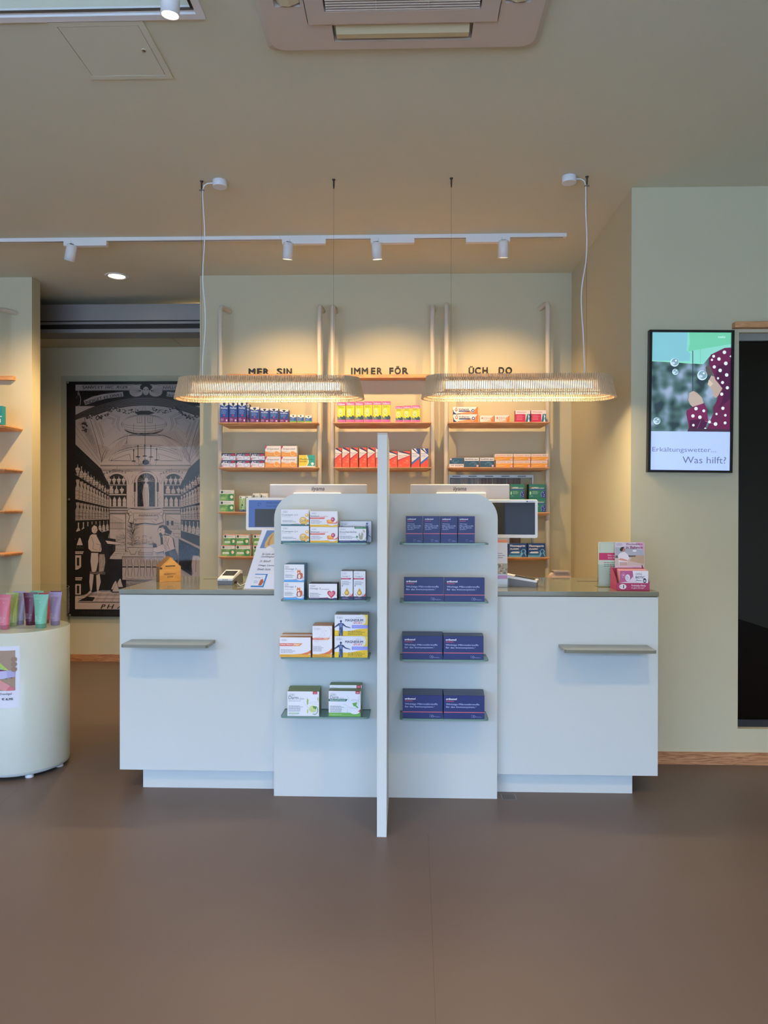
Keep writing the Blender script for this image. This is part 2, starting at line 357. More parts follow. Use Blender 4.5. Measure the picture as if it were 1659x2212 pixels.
for i in range(n):
    y = -gi+(i+.5)*2*gi/n
    if i == 0:
        lv = MB().prism([(-.0045, -.033), (.001, -.034), (.0052, -.022), (.003, -.02)], -gi+.006, gi-.006, mat('louvre_cream', (226, 212, 194), .5), 'X').mesh('louvre')
    o = bpy.data.objects.new('louvre', lv); C.objects.link(o); o.parent = ac; o.location = (0, y, 0)
# access hatch
ah = thing('ceiling_hatch', 'sage painted square access hatch in the ceiling', 'hatch', (-1.108, 2.72, CEIL))
a, b = .172, .148; mb = MB()
for k in range(4):
    c_, s_ = cos(k*pi/2), sin(k*pi/2); P4 = [(-a, -a), (a, -a), (b, -b), (-b, -b)]
    V = [(x*c_-y*s_, x*s_+y*c_, z) for z in (-.006, 0) for x, y in P4]
    mb.add(V, [(0, 3, 2, 1), (4, 5, 6, 7), (0, 1, 5, 4), (1, 2, 6, 5), (2, 3, 7, 6), (3, 0, 4, 7)], CEILM)
mb.build('hatch_frame', ah); MB().box(-b, b, -b, b, -.0012, -.0006, ACD).build('joint', ah)
MB().box(-b+.002, b-.002, -b+.002, b-.002, -.005, -.0012, CEILM).build('hatch_door', ah)
MB().lathe([(.009, -.0085), (.009, -.005)], SAGE, 20).lathe([(.006, -.0095), (.006, -.0085)], METAL, 14).build('lock', ah, (b-.03, -.01, 0))
# trough frame and its spotlight
tf = thing('light_trough_frame', 'white metal frame around the recessed light trough at top left', 'light fitting', (TX1, TY1, CEIL))
mb = MB(); a = .028
mb.box(TX0-TX1-a, a, 0, a, -.008, 0, WHT2).box(0, a, TY0-TY1-a, 0, -.008, 0, WHT2).box(TX0-TX1-a, TX0-TX1, TY0-TY1-a, 0, -.008, 0, WHT2).box(TX0-TX1, 0, TY0-TY1-a, TY0-TY1, -.008, 0, WHT2)
mb.build('frame', tf)
MB().box(TX0-TX1, -.004, -.012, 0, 0, .016, WHT2).box(TX0-TX1, -.004, -.016, -.012, -.002, .006, METAL).build('inner_lip', tf)
MB().box(-.014, -.004, TY0-TY1, -.016, .0, .016, DARKM).build('track_slot', tf)
def head(parent, loc, tgt, r=.026, L=.085, lit=1, jointlen=.02):
    """cylinder lamp head pivoting on a stem; returns world point of its mouth"""
    d = (Vector(tgt)-Vector(loc)).normalized(); mb = MB(); mb.lathe([(r*.8, L/2-.001), (r, L/2-.004), (r, -L/2), (r-.0025, -L/2), (r-.0025, -L/2+.012)], WHT2, 28)
    o = mb.build('lamp_head', parent); o.rotation_euler = d.to_track_quat('-Z', 'Y').to_euler(); o.location = Vector(loc)
    f = MB(); 
    for i in range(7): f.box(-.014+i*.0045, -.0125+i*.0045, -.016, .016, L/2-.002, L/2+.004, DARKM)
    f.build('cooling_fins', o)
    MB().lathe([(r-.004, -L/2+.014), (r-.004, -L/2+.012)], GLOW if lit else WHITE, 24).build('lens', o)
    return Vector(loc)+d*(L/2+.004)
ts = thing('trough_spotlight', 'lit white spotlight hanging in the light trough at top left', 'spotlight', (-.98, 2.2, CEIL+.05))
p = at(368, -3, Y=2.30)
head(ts, (p.x+.98, p.y-2.2, p.z-CEIL-.05), (p.x+.98-.05, .1+2.0-2.2+.3, -1), .03, .1)
MB().tube([(p.x+.98, .1, .29), (p.x+.98, .1, p.z-CEIL-.05+.03)], .007, WHT2).build('stem', ts)
# track with four heads
TY = 4.6; TZ = at(500, 513, Y=TY).z
tk = thing('lighting_track', 'long white lighting track on the ceiling in front of the shelving', 'track', (0, TY, CEIL))
tx1 = at(1223, 502, Y=TY).x
MB().box(-4.6, -.8, -.017, .017, -.022, 0, WHT2).build('track_rail', tk); MB().box(-.799, tx1, -.017, .017, -.022, 0, WHT2).build('track_rail', tk)
MB().box(-4.6, tx1-.02, -.005, .005, -.0228, -.0218, METAL).build('track_groove', tk)
heads = [(153, 546, 140, 232, (-2.75, BACK, 1.35), 'far left white track spotlight, fins showing', 0),
         (622, 542, 610, 704, (-.92, BACK, 1.45), 'white track spotlight above the left shelving bay', 0),
         (814, 542, 801, 895, (-.08, BACK, 1.5), 'white track spotlight above the middle shelving bay', 0),
         (1087, 538, 1006, 1101, (.64, BACK, 1.45), 'white track spotlight above the right shelving bay', 0)]
for hx, hy, bx0, bx1, tgt, lb, _ in heads:
    P0 = at(hx, hy, Y=TY); e = thing('track_spotlight', lb, 'spotlight', (P0.x, TY, CEIL-.022))
    x0, x1 = at(bx0, 512, Y=TY).x-P0.x, at(bx1, 512, Y=TY).x-P0.x
    ga = x0+.05 if hx < 1000 else x1-.05
    MB().box(x0, x1, -.018, .018, -.030, -.0005, WHT2).build('gear_box', e)
    MB().box(ga-.0007, ga+.0007, -.0186, .0186, -.0306, -.0004, mat('seam_grey', (150, 148, 146), .6)).build('seam', e)
    MB().tube([(0, 0, -.03), (0, 0, P0.z-CEIL+.022+.03)], .006, METAL).build('stem', e)
    L0 = Vector((0, 0, P0.z-CEIL+.022)); mouth = head(e, L0, L0+Vector((tgt[0]-P0.x, (tgt[1]-TY)*.55, tgt[2]-P0.z-.3)), .0325, .105)
    wp = Vector((P0.x, TY, CEIL-.022))+mouth
    light('SPOT', wp+Vector((0, .0, -.012)), SPOT_E*(1.9 if hx < 300 else 1), WARM, tgt, spot_size=radians(98), spot_blend=1, shadow_soft_size=.022)
# ceiling downlight
dl = at(258, 601, Z=CEIL)
e = thing('downlight', 'round recessed downlight glowing in the ceiling at the opening', 'downlight', (dl.x, dl.y-.05, CEIL))
MB().loft([[(r*cos(2*pi*j/36), r*sin(2*pi*j/36), z) for j in range(36)] for r, z in ((.086, 0), (.084, -.005), (.066, -.006), (.06, -.001))], WHT2, True, False).build('rim', e)
MB().lathe([(.061, -.001), (.0615, -.0005)], mat('downlight_glow', (255, 240, 196), .5, emis=2.6), 36).build('reflector', e)
d_ = MB()
for i in range(9): d_.box(-.048+i*.012-.001, -.048+i*.012+.001, -.04, .04, -.0035, -.002, mat('louvre_metal', (190, 176, 140), .4))
d_.build('louvre', e)
light('SPOT', (dl.x, dl.y-.05, CEIL-.02), 35, WARM, (dl.x, dl.y-.05, 0), spot_size=radians(100), spot_blend=.6, shadow_soft_size=.05)
# unseen downlights added as fill behind and beside the camera, plus the corridor light
def down(x, y, en, size=120, col=WARM, lb=None):
    e = thing('downlight', lb, 'downlight', (x, y, CEIL))
    MB().lathe([(.07, 0), (.068, -.006)], WHT2, 24).lathe([(.055, -.0065), (.055, -.006)], GLOW, 24).build('rim', e)
    light('SPOT', (x, y, CEIL-.03), en, col, (x, y, 0), spot_size=radians(size), spot_blend=.8, shadow_soft_size=.06)
down(-1.25, 6.12, 85, 150, lin((255, 228, 192)), 'round downlight in the corridor ceiling, hidden by the back wall')
for x, y, en, l in ((-1.1, 1.45, 42, 'left of the air conditioner, nearest the counter'), (.95, 1.45, 42, 'right of the air conditioner, nearest the counter'), (-2.9, .2, 30, 'behind the camera on the left'), (2.2, .4, 22, 'right of the camera'), (-4.6, 2.6, 48, 'over the left side of the shop'), (2.9, 1.6, 14, 'over the right side of the shop'), (-1.6, -1.6, 36, 'by the shop window on the left'), (1.4, -1.6, 36, 'by the shop window on the right'), (-4.6, -.4, 40, 'at the far left of the shop')):
    down(x, y, en, 135, lb='added unseen fill downlight '+l)
# ================================================================== PENDANT LAMPS
LY = 3.81
def pendant(xb0, xb1, ztop_px, zbot_px, hooks, canopy, cordside, lb):
    zb = at((xb0+xb1)/2, zbot_px, Y=LY+.11).z; zt_ = at((xb0+xb1)/2, ztop_px, Y=LY-.09).z; h = zt_-zb
    xa, xc = at(xb0, 850, Y=LY).x, at(xb1, 850, Y=LY).x; cx = (xa+xc)/2; Lb = xc-xa
    T = thing('pendant_lamp', lb, 'lamp', (cx, LY, zb)); Wb = .235; dt = .038
    R_ = Wb/2; st = Lb-Wb; per = 2*st+2*pi*R_; n = 248
    sm = MB().add([(-.0027, -.0065, .0), (.0027, -.0065, .0), (.0027, .0065, .0), (-.0027, .0065, .0),
                   (-.0024, -.0065+dt-.012, h), (.0024, -.0065+dt-.012, h), (.0024, .0065+dt-.012, h), (-.0024, .0065+dt-.012, h)],
                  [(0, 3, 2, 1), (4, 5, 6, 7), (0, 1, 5, 4), (1, 2, 6, 5), (2, 3, 7, 6), (3, 0, 4, 7)], SLATM).mesh('slat')
    for i in range(n):
        s = per*i/n
        if s < st: p = (-st/2+s, -R_); a = 0
        elif s < st+pi*R_: t = (s-st)/R_; p = (st/2+R_*sin(t), -R_*cos(t)); a = t
        elif s < 2*st+pi*R_: p = (st/2-(s-st-pi*R_), R_); a = pi
        else: t = (s-2*st-pi*R_)/R_; p = (-st/2-R_*sin(t), R_*cos(t)); a = pi+t
        o = bpy.data.objects.new('slat', sm); C.objects.link(o); o.parent = T; o.location = (p[0], p[1], 0); o.rotation_euler = (0, 0, a)
    def stad(off, z, k=10):
        r = R_-off; return [(st/2+r*sin(pi*j/k), -r*cos(pi*j/k), z) for j in range(k+1)]+[(-st/2-r*sin(pi*j/k), r*cos(pi*j/k), z) for j in range(k+1)]
    def ringp(nm, off, wd, z0, z1, m_=SLATM):
        a0, b0, a1, b1 = stad(off, z0), stad(off+wd, z0), stad(off, z1), stad(off+wd, z1); k = len(a0); mb = MB()
        V = a0+b0+a1+b1; Fs = []
        for j in range(k):
            j2 = (j+1) % k; Fs += [(j, j2, 2*k+j2, 2*k+j), (k+j2, k+j, 3*k+j, 3*k+j2), (2*k+j, 2*k+j2, 3*k+j2, 3*k+j), (j2, j, k+j, k+j2)]
        mb.add(V, Fs, m_); return mb.build(nm, T)
    ringp('lower_ring', .008, .009, .014, .019); ringp('upper_ring', dt-.004, .04, h-.018, h-.0135)
    MB().loft([stad(dt+.004, h-.033), stad(dt+.006, h-.028)], SLATM).build('mounting_plate', T)
    d0 = MB(); q = rrect(-Lb/2+.125, Lb/2-.125, -.042, .042, .02)
    d0.loft([[(x, y, h-.070) for x, y in q], [(x, y, h-.034) for x, y in q]], mat('diffuser', (255, 247, 226), .5, emis=3.2)).build('diffuser', T)
    MB().loft([[(x, y, h-.075) for x, y in rrect(-Lb/2+.11, Lb/2-.11, -.05, .05, .02)], [(x, y, h-.0705) for x, y in rrect(-Lb/2+.11, Lb/2-.11, -.05, .05, .02)]], mat('inner_wood', (226, 186, 132), .6)).build('diffuser_frame', T)
    l = light('AREA', (cx, LY, zb+h-.080), 5.5, lin((255, 226, 178)), (cx, LY, 0), shape='RECTANGLE', size=Lb-.26, size_y=.08)
    for hx, hy in hooks:
        hp = at(hx, hy, Y=LY); X = hp.x-cx
        MB().tube([(X, 0, h-.04), (X, 0, h+.012)], .0035, METAL).tube([(X, 0, h-.02), (X, 0, h-.004)], .006, METAL).build('wire_grip', T)
        MB().tube([(X, 0, h+.01), (X, 0, CEIL-zb-.04)], .0005, DARKM, 5).build('suspension_wire', T)
        MB().lathe([(.0022, CEIL-zb-.05), (.0042, CEIL-zb-.034), (.0046, CEIL-zb-.008), (.009, CEIL-zb-.003), (.009, CEIL-zb-.0005)], DARKM, 14, (X, 0)).build('ceiling_hook', T)
    hx, hy = hooks[cordside]; hp = at(hx, hy, Y=LY); X = hp.x-cx; s_ = 1 if cordside == 0 else -1
    cp = at(canopy[0], canopy[1], Y=LY); CX = cp.x-cx
    MB().lathe([(.036, CEIL-zb-.034), (.038, CEIL-zb-.031), (.038, CEIL-zb-.002), (.037, CEIL-zb-.0005)], WHITE, 36, (CX, 0)).build('canopy', T)
    zc = CEIL-zb; pts = [(CX-s_*.037, 0, zc-.012), (X+s_*.032, 0, zc-.013), (X+s_*.014, 0, zc-.024), (X+s_*.007, 0, zc-.045), (X+s_*.006, 0, zc-.08)]
    R = random.Random(cordside+3); k = 26
    for j in range(1, k):
        z = zc-.08-(zc-.08-h)*j/k; pts.append((X+s_*(.007+.009*sin(j*.42+cordside*2)*sin(pi*j/k)+(.010 if cordside == 0 else -.0)*sin(pi*j/k)-(.018*sin(pi*max(0, j/k-.4)/.6) if cordside else 0)*-1), -.004, z))
    pts.append((X+s_*.010, 0, h-.01))
    MB().tube(pts, .0034, WHITE, 8).build('cord', T)
    MB().box(X-.012 if s_ > 0 else X-.014, X+.014 if s_ > 0 else X+.012, -.004, .004, zc-.052, zc-.047, METAL).build('cord_clip', T)
    return T
pendant(380, 785, 811, 869, [(435.5, 392), (721, 388)], (475, 399), 0, 'long oval pendant lamp of pale wooden slats, the left one, cord on its left')
pendant(912, 1328, 806.5, 867, [(975, 385), (1268, 380)], (1229, 393), 1, 'long oval pendant lamp of pale wooden slats, the right one, cord on its right')
# ================================================================== COUNTERS AND CENTRAL DISPLAY
FY = 3.485; CT = at(700, 1275, Y=FY).z; PY = 3.438
def counter(x0, x1, px0, px1, lb, shelf, slot, outerleft):
    T = thing('service_counter', lb, 'counter', ((x0+x1)/2, FY, 0)); c = (x0+x1)/2
    zb0 = at(830, 1669, Y=FY).z; pf = at(830, 1707, Z=0).y
    MB().bbox(x0-c, x1-c, .0, .68, zb0, CT-.026, COUNT, .0015).build('body', T)
    MB().box(px0-c, px1-c, pf-FY, .60, 0, zb0, COUNT).build('plinth', T)
    e0 = .003 if outerleft else 0; e1 = 0 if outerleft else .003
    MB().bbox(x0-c-e0, x1-c+e1, -.003, .70, CT-.022, CT, TOPM, .0015).box(x0-c+.004, x1-c-.004, .004, .66, CT-.026, CT-.022, DARKM).build('worktop', T)
    a, b, y, pa, pb = shelf; dpt = .143; zz = at(350 if outerleft else 1320, y, Y=FY-dpt).z; r = .014
    pts = [(a-c, 0), (pa-c+0, -dpt+.0), (pb-c, -dpt), (b-c, 0)]
    P_ = [(pa-c, -.003), (pa-c, -dpt+r)]+[(pa-c+r-r*cos(pi/2*i/5), -dpt+r-r*sin(pi/2*i/5)) for i in range(1, 6)]+[(pb-c-r+r*sin(pi/2*i/5), -dpt+r-r*cos(pi/2*i/5)) for i in range(0, 6)]+[(pb-c, -.003)]
    MB().prism(P_, zz-.0, zz+.014, TOPM, 'Z').build('bag_shelf', T)
    s0, s1, sy = slot; p0, p1 = at(s0, sy, Z=CT), at(s1, sy, Z=CT)
    MB().box(p0.x-c, p1.x-c, p0.y-FY-.012, p0.y-FY+.012, CT+.0001, CT+.0006, mat('slot_shadow', (84, 84, 74), .7)).build('cable_slot', T)
    return T
LX0, LX1 = at(258.5, 1460, Y=FY).x, at(1421.5, 1480, Y=FY).x
mid = at(838, 1400, Y=FY).x
counter(LX0, mid-.03, at(310, 1690, Y=3.53).x, mid-.1, 'pale blue-grey service counter with grey worktop, left of the centre display', (0, 0, 1399.5, at(260, 1397, Y=FY-.143).x, at(447.5, 1400, Y=FY-.143).x), (440, 520, 1250.5), True)
counter(mid+.03, LX1, mid+.1, at(1365, 1700, Y=3.53).x, 'pale blue-grey service counter with grey worktop, right of the centre display', (0, 0, 1411.5, at(1220.5, 1405, Y=FY-.143).x, at(1419.5, 1410, Y=FY-.143).x), (1246, 1322, 1255.5), False)
DP = thing('display_stand', 'tall pale centre display panel with rounded top corners and glass shelves', 'display stand', (mid, PY, 0))
x0, x1 = at(592, 1400, Y=PY).x-mid, at(1074.5, 1400, Y=PY).x-mid; zt_ = at(840, 1066.5, Y=PY).z; r = .118
P_ = [(x0, .0), (x1, .0)]+[(x1-r+r*cos(pi/2*i/10), zt_-r+r*sin(pi/2*i/10)) for i in range(11)]+[(x0+r-r*sin(pi/2*i/10), zt_-r+r*cos(pi/2*i/10)) for i in range(11)]
MB().prism(P_, 0, .038, COUNT, 'Y').build('panel', DP)
dz = at(826, 933.5, Y=3.021).z; da, db = at(814.8, 1400, Y=3.021).x-mid, at(835.6, 1400, Y=3.021).x-mid
P_ = [(3.021-PY, 0), (.042, 0), (.042, dz-.17)]+[(.042-.16+.16*cos(pi/2*i/8), dz-.17+.165*sin(pi/2*i/8)) for i in range(1, 9)]+[(3.021-PY+.01, dz-.002), (3.021-PY, dz-.012)]
MB().prism(P_, da, db, COUNT, 'X').build('divider', DP)
SY = 3.302; GS = []
for col, (a, b) in enumerate(((605.5, 798), (863.5, 1056))):
    for row, y in enumerate((1173, 1297, 1422, 1550)):
        y += (col*2.2)*(row > 0); z = at(830, y, Y=SY).z; c = (at(a, y, Y=SY).x+at(b, y, Y=SY).x)/2; hw = (at(b, y, Y=SY).x-at(a, y, Y=SY).x)/2; GS.append(z)
        pr = rrect(-hw, hw, -(PY-SY), .02, .018); pr = [(x, min(yy, -.0005)) for x, yy in pr]
        mb = MB(); n = len(pr)
        V = [(x, yy, zz) for zz in (-.007, 0) for x, yy in pr]
        mb.add(V, [tuple(range(n, 2*n))], GSHELF); mb.add(V, [(j, (j+1) % n, n+(j+1) % n, n+j) for j in range(n)], GEDGE)
        mb.build('glass_shelf', DP, (c-mid, 0, z))
GL, GR = GS[:4], GS[4:]
# floor box beside the panel
p0, p1, p2 = at(1081, 1715.5, Z=0), at(1112, 1715.5, Z=0), at(1117, 1728.5, Z=0)
fb = thing('floor_box', 'grey metal floor outlet cover set in the floor beside the centre display', 'outlet cover', ((p0.x+p1.x)/2, (p0.y+p2.y)/2, 0))
hw, hd = (p1.x-p0.x)/2, (p0.y-p2.y)/2
MB().box(-hw, hw, -hd, hd, .0002, .0016, METAL).build('frame', fb); MB().box(-hw+.004, hw-.004, -hd+.004, hd-.004, .0016, .0022, mat('outlet_lid', (92, 90, 88), .6)).build('lid', fb)
# ================================================================== WALL SHELVING
PYL = 5.22                                         # pole centres
WSY = 5.105                                        # shelf front
ROWZ = [at(830, y, Y=WSY).z for y in (911.8, 1009, 1106, 1203, 1300, 1397)]
bays = [('left', 475.6, 690, 471, 686.5, 656, 489.5, 683.5), ('middle', 718.4, 934, 719.5, 932, 655, 733, 928), ('right', 964.2, 1183.2, 968.5, 1188, 650, 973.5, 1173.5)]
for nm, pa, pb, sa, sb, yt, ba, bb in bays:
    xa, xb = at(pa, 900, Y=PYL).x, at(pb, 900, Y=PYL).x; c = (xa+xb)/2; zt_ = at((pa+pb)/2, yt, Y=PYL).z
    T = thing('ladder_shelf', 'wall shelving of pale poles and oak boards, the %s of three bays' % nm, 'shelf', (c, PYL, 0))
    for k, x in enumerate((xa-c, xb-c)):
        zz = zt_-.017; off = (.035 if nm == 'left' else .012) if k == 0 else (-.035 if nm == 'right' else .010)
        pts = [(x, 0, 0), (x, 0, zz-.06), (x, .002, zz-.025), (x+off*.1, .012, zz-.006), (x+off*.3, .04, zz-.0), (x+off, BACK-PYL-.001, zz-.004)]
        MB().tube(pts, .0178, POLE, 16).build('pole', T)
    sx0, sx1 = at(sa, 950, Y=WSY).x-c, at(sb, 950, Y=WSY).x-c
    for z in ROWZ:
        mb = MB(); yf, yb = WSY-PYL, BACK-PYL-.03; q = .03
        top = [(sx0, yf), (sx1, yf), (sx1, yb), (sx0, yb)]; bot = [(sx0+q, yf+q*.55), (sx1-q, yf+q*.55), (sx1-q, yb), (sx0+q, yb)]
        mb.loft([[(x, y, z-.022) for x, y in bot], [(x, y, z-.007) for x, y in top], [(x, y, z) for x, y in top]], OAK)
        mb.build('shelf_board', T)
    BYF = 5.25; bz = at((ba+bb)/2, 807.5 if nm != 'middle' else 808.5, Y=BYF).z; x0, x1 = at(ba, 808, Y=BYF).x-c, at(bb, 808, Y=BYF).x-c
    MB().bbox(x0, x1, BYF-PYL, BACK-PYL-.001, bz-.026, bz, OAK, .002).build('sign_board', T)
SBZ = at(830, 807.8, Y=5.25).z
LETM = mat('black_letter', (16, 16, 17), .45)
def letter(ch, a, b, yt, yb, lb):
    Y = 5.262; zb = SBZ; x0, x1 = at(a, 800, Y=Y).x, at(b, 800, Y=Y).x; hh = at(a, yt, Y=Y).z-at(a, yb, Y=Y).z
    V, Fs, (p, q, r, s) = glyphs(ch, .035, 0, 4); kx = (x1-x0)/(q-p); kz = hh/(s-r); n = len(V); mb = MB()
    V3 = [((x-p)*kx-(x1-x0)/2, j*.0004, (z-r)*kz) for x, z, j in V]; V4 = [(x, .022+y, z) for x, y, z in V3]
    ed = {}
    for f in Fs:
        for i in range(len(f)): ed[(f[i], f[(i+1) % len(f)])] = 1
    side = [(a_, b_) for a_, b_ in ed if (b_, a_) not in ed]
    mb.add(V3+V4, [f for f in Fs]+[tuple(n+i for i in f[::-1]) for f in Fs]+[(b_, a_, n+a_, n+b_) for a_, b_ in side], LETM)
    o = mb.build('letter', None, ((x0+x1)/2, Y, zb+.0003)); tag(o, lb, 'letter', 'black letters standing on the sign boards')
bk = 'black letter %s standing on the %s sign board, %s'
for ch, a, b, l in (('M', 536.7, 551, 'leftmost letter'), ('E', 554.8, 565.5, 'after the M'), ('R', 568.3, 580.3, 'end of the first word'), ('S', 597.5, 609.3, 'start of the second word'), ('I', 612.2, 615.4, 'between S and N'), ('N', 618.5, 629.8, 'last letter')):
    letter(ch, a, b, 793.8, 807.8, bk % (ch, 'left', l))
for ch, a, b, l in (('I', 758.2, 761.4, 'leftmost letter'), ('M', 764.5, 778.5, 'first of the two Ms'), ('M', 781.3, 795, 'second of the two Ms'), ('E', 801.2, 811, 'after the Ms'), ('R', 814, 825.6, 'end of the first word'), ('F', 840.9, 850, 'start of the second word'), ('Ö', 852.5, 865.8, 'with two dots above'), ('R', 868.9, 882, 'last letter')):
    letter(ch, a, b, 793 if ch != 'Ö' else 789.5, 807.5, bk % (ch, 'middle', l))
for ch, a, b, l in (('Ü', 1012.5, 1024.3, 'with two dots above'), ('C', 1026, 1038.7, 'between Ü and H'), ('H', 1042.4, 1054, 'end of the first word'), ('D', 1077.6, 1089.5, 'start of the second word'), ('O', 1092.3, 1106.5, 'last letter')):
    letter(ch, a, b, 790.8 if ch != 'Ü' else 788.5, 805.5, bk % (ch, 'right', l))
# serving hatch behind the right bay
hp0, hp1 = at(968, 1026, Y=BACK-.02), at(1152, 1200, Y=BACK-.02)
sh = thing('serving_hatch', 'metal framed glass hatch with wood behind it, on the back wall below the right bay', 'hatch', (hp0.x, BACK, hp1.z))
w_, h_ = hp1.x-hp0.x, hp0.z-hp1.z; mb = MB()
WDP = wood('hatch_planks', (84, 66, 50), (140, 112, 84), (9, 9, .6), wscale=4)
for a in ((0, w_, h_-.02, h_), (0, w_, 0, .02), (0, .012, .02, h_-.02), (w_-.012, w_, .02, h_-.02)): mb.box(a[0], a[1], -.022, -.0005, a[2], a[3], METAL)
mb.build('frame', sh)
for i in range(6): MB().box(.014+i*.105, .014+i*.105+.1, -.008, -.001, .022, h_-.022, WDP).build('plank', sh) if .014+i*.105+.1 < w_-.01 else None
MB().box(.012, w_-.012, -.014, -.012, .02, h_-.02, CLEAR3).build('pane', sh)
for i in range(5): MB().box(.03+i*.12, .09+i*.12, -.0235, -.022, h_-.013, h_-.007, DARKM).build('vent_slot', sh)
# sliver of the shelving on the left wall, at the frame's left edge
T = thing('ladder_shelf', 'wall shelving of oak boards on the left wall, cut off by the left edge', 'shelf', (at(-120, 900, Y=5.15).x, PYL, 0))
sx = at(9.5, 900, Y=WSY).x-T.location.x
for y in (913+5, 1008+4, 1103, 1197): 
    z = at(5, y, Y=WSY).z; mb = MB(); q = .02
    top = [(-.45, WSY-PYL), (sx, WSY-PYL), (sx, .19), (-.45, .19)]; bot = [(-.43, WSY-PYL+.015), (sx-q*.4, WSY-PYL+.015), (sx-q*.4, .19), (-.43, .19)]
    mb.loft([[(x, yy, z-.022) for x, yy in bot], [(x, yy, z-.007) for x, yy in top], [(x, yy, z) for x, yy in top]], OAK).build('shelf_board', T)
sx2 = at(17, 813, Y=5.25).x-T.location.x; z = at(5, 808, Y=5.25).z
MB().bbox(-.4, sx2, .10, .205, z-.03, z, OAK, .002).build('sign_board', T)
for s_ in (-1, 1):
    x = sx-.125 if s_ > 0 else -.43; zt_ = at(5, 667, Y=5.25).z
    MB().tube([(x, .01, 0), (x, .01, zt_-.03), (x+.004, .03, zt_-.008), (x+.02, .06, zt_), (x+.12*s_, .205, zt_-.006)], .0178, POLE, 14).build('pole', T)
# ================================================================== PRINT DESIGNS (x 0..1, z 0..1)
DK = (58, 62, 84); GY = (120, 122, 132); W_ = (236, 236, 240)
def boehm(g, a, c=GY):            # small oval name badge used on the white boxes
    g.line([(.05+.0, .865), (.055, .83), (.09, .815), (.2, .815), (.235, .83), (.24, .865), (.235, .90), (.2, .915), (.09, .915), (.055, .90)], .0005, c, True)
    g.text('Dr. Böhm', .075, .835, .135, .06, c, bold=.01)
def d_q10(g, a):
    g.rect(0, 0, 1, .105, (44, 106, 116)); g.rect(0, .105, 1, 1, W_); boehm(g, a)
    g.text('Coenzym', .03, .60, .40, .135, DK); g.text('Q10', .47, .61, .13, .11, (120, 124, 140)); g.fine(.03, .57, .45, 1, .035, GY)
    g.fine(.05, .33, .52, 2, .07, (90, 94, 110)); g.fine(.03, .065, .45, 1, .03, (220, 235, 235))
    g.poly([(.3, .105), (.6, .14), (.8, .22), (1, .3), (1, .38), (.85, .24), (.6, .16)], (214, 140, 84))
    g.ell(.8, .32, .135, .23, (206, 150, 40), 24); g.ell(.8, .33, .12, .20, (238, 196, 96), 24); g.ell(.78, .37, .07, .10, (248, 226, 160), 16); g.ell(.93, .66, .06, .105, (232, 184, 84)); g.ell(.92, .68, .03, .055, (250, 230, 170)); g.ell(.96, .3, .05, .09, (236, 170, 60)); g.ell(.9, .12, .04, .07, (238, 196, 96))
    g.text('Q10', .715, .25, .17, .15, (120, 80, 20), bold=.01)
def d_immun(g, a):
    g.rect(0, 0, 1, .13, (246, 196, 34)); g.rect(0, .13, 1, 1, W_); boehm(g, a)
    g.text('Immun', .03, .63, .31, .13, DK, bold=.012); g.text('complex', .36, .62, .30, .10, (214, 96, 90))
    g.poly([(0, .51), (.52, .51), (.55, .6), (0, .6)], (224, 92, 76)); g.fine(.03, .575, .46, 1, .035, (250, 220, 214)); g.fine(.04, .42, .42, 3, .085, (120, 110, 124)); g.fine(.05, .07, .4, 1, .03, (140, 110, 30))
    g.ell(.8, .33, .19, .26, (226, 180, 190), 24, 190, 375); g.ell(.8, .36, .17, .24, W_, 24, 190, 375)
    g.ell(.74, .36, .13, .2, (240, 150, 50), 20, 150, 350); g.ell(.76, .42, .11, .13, (250, 180, 90), 20, 150, 350); g.ell(.83, .48, .075, .14, (176, 50, 84), 18); g.ell(.81, .50, .05, .09, (206, 96, 120), 14)
    for i in range(6): g.ell(.80+.02*(i % 3), .46+.05*(i//3), .009, .017, (250, 200, 210), 8)
    g.poly([(.5, .13), (.75, .16), (.95, .3), (1, .4), (1, .26), (.85, .13)], (232, 120, 90)); g.ell(.80, .2, .16, .12, W_, 20, 180, 360)
def d_knochen(g, a):
    g.rect(0, 0, 1, .14, (38, 54, 104)); g.rect(0, .14, 1, 1, W_); boehm(g, a); g.rect(.57, .9, 1, 1, (62, 140, 84)); g.fine(.62, .965, .34, 1, .03, (220, 240, 224))
    g.text('Knochendichte', .04, .63, .61, .13, DK); g.text('formel', .04, .53, .2, .07, GY); g.fine(.04, .43, .58, 3, .07, (90, 94, 104)); g.fine(.04, .08, .5, 1, .03, (220, 225, 240))
    g.arc(.82, .36, .17, .24, 190, 360, .0016, (60, 150, 80)); g.poly([(.61, .32), (.66, .48), (.72, .34)], (60, 150, 80))
    g.poly([(.76, .2), (.86, .2), (.9, .55), (.84, .7), (.8, .42), (.75, .66), (.72, .5)], (176, 166, 150)); g.poly([(.9, .85), (.97, .74), (.92, .62), (.86, .82)], (196, 186, 170))
def d_knorpel(g, a):
    g.rect(0, 0, 1, 1, (206, 214, 234)); g.poly([(0, 0), (.7, 0), (.85, 1), (0, 1)], (228, 232, 242)); boehm(g, a)
    g.text('Knorpel & Knochen', .04, .67, .74, .1, DK, bold=.015); g.ell(.86, .88, .035, .05, (84, 100, 150)); g.poly([(.82, .8), (.9, .8), (.92, .5), (.88, .1), (.83, .1), (.8, .5)], (110, 126, 170))
    g.poly([(.9, .3), (.98, .22), (.98, .27), (.9, .36)], (110, 126, 170))
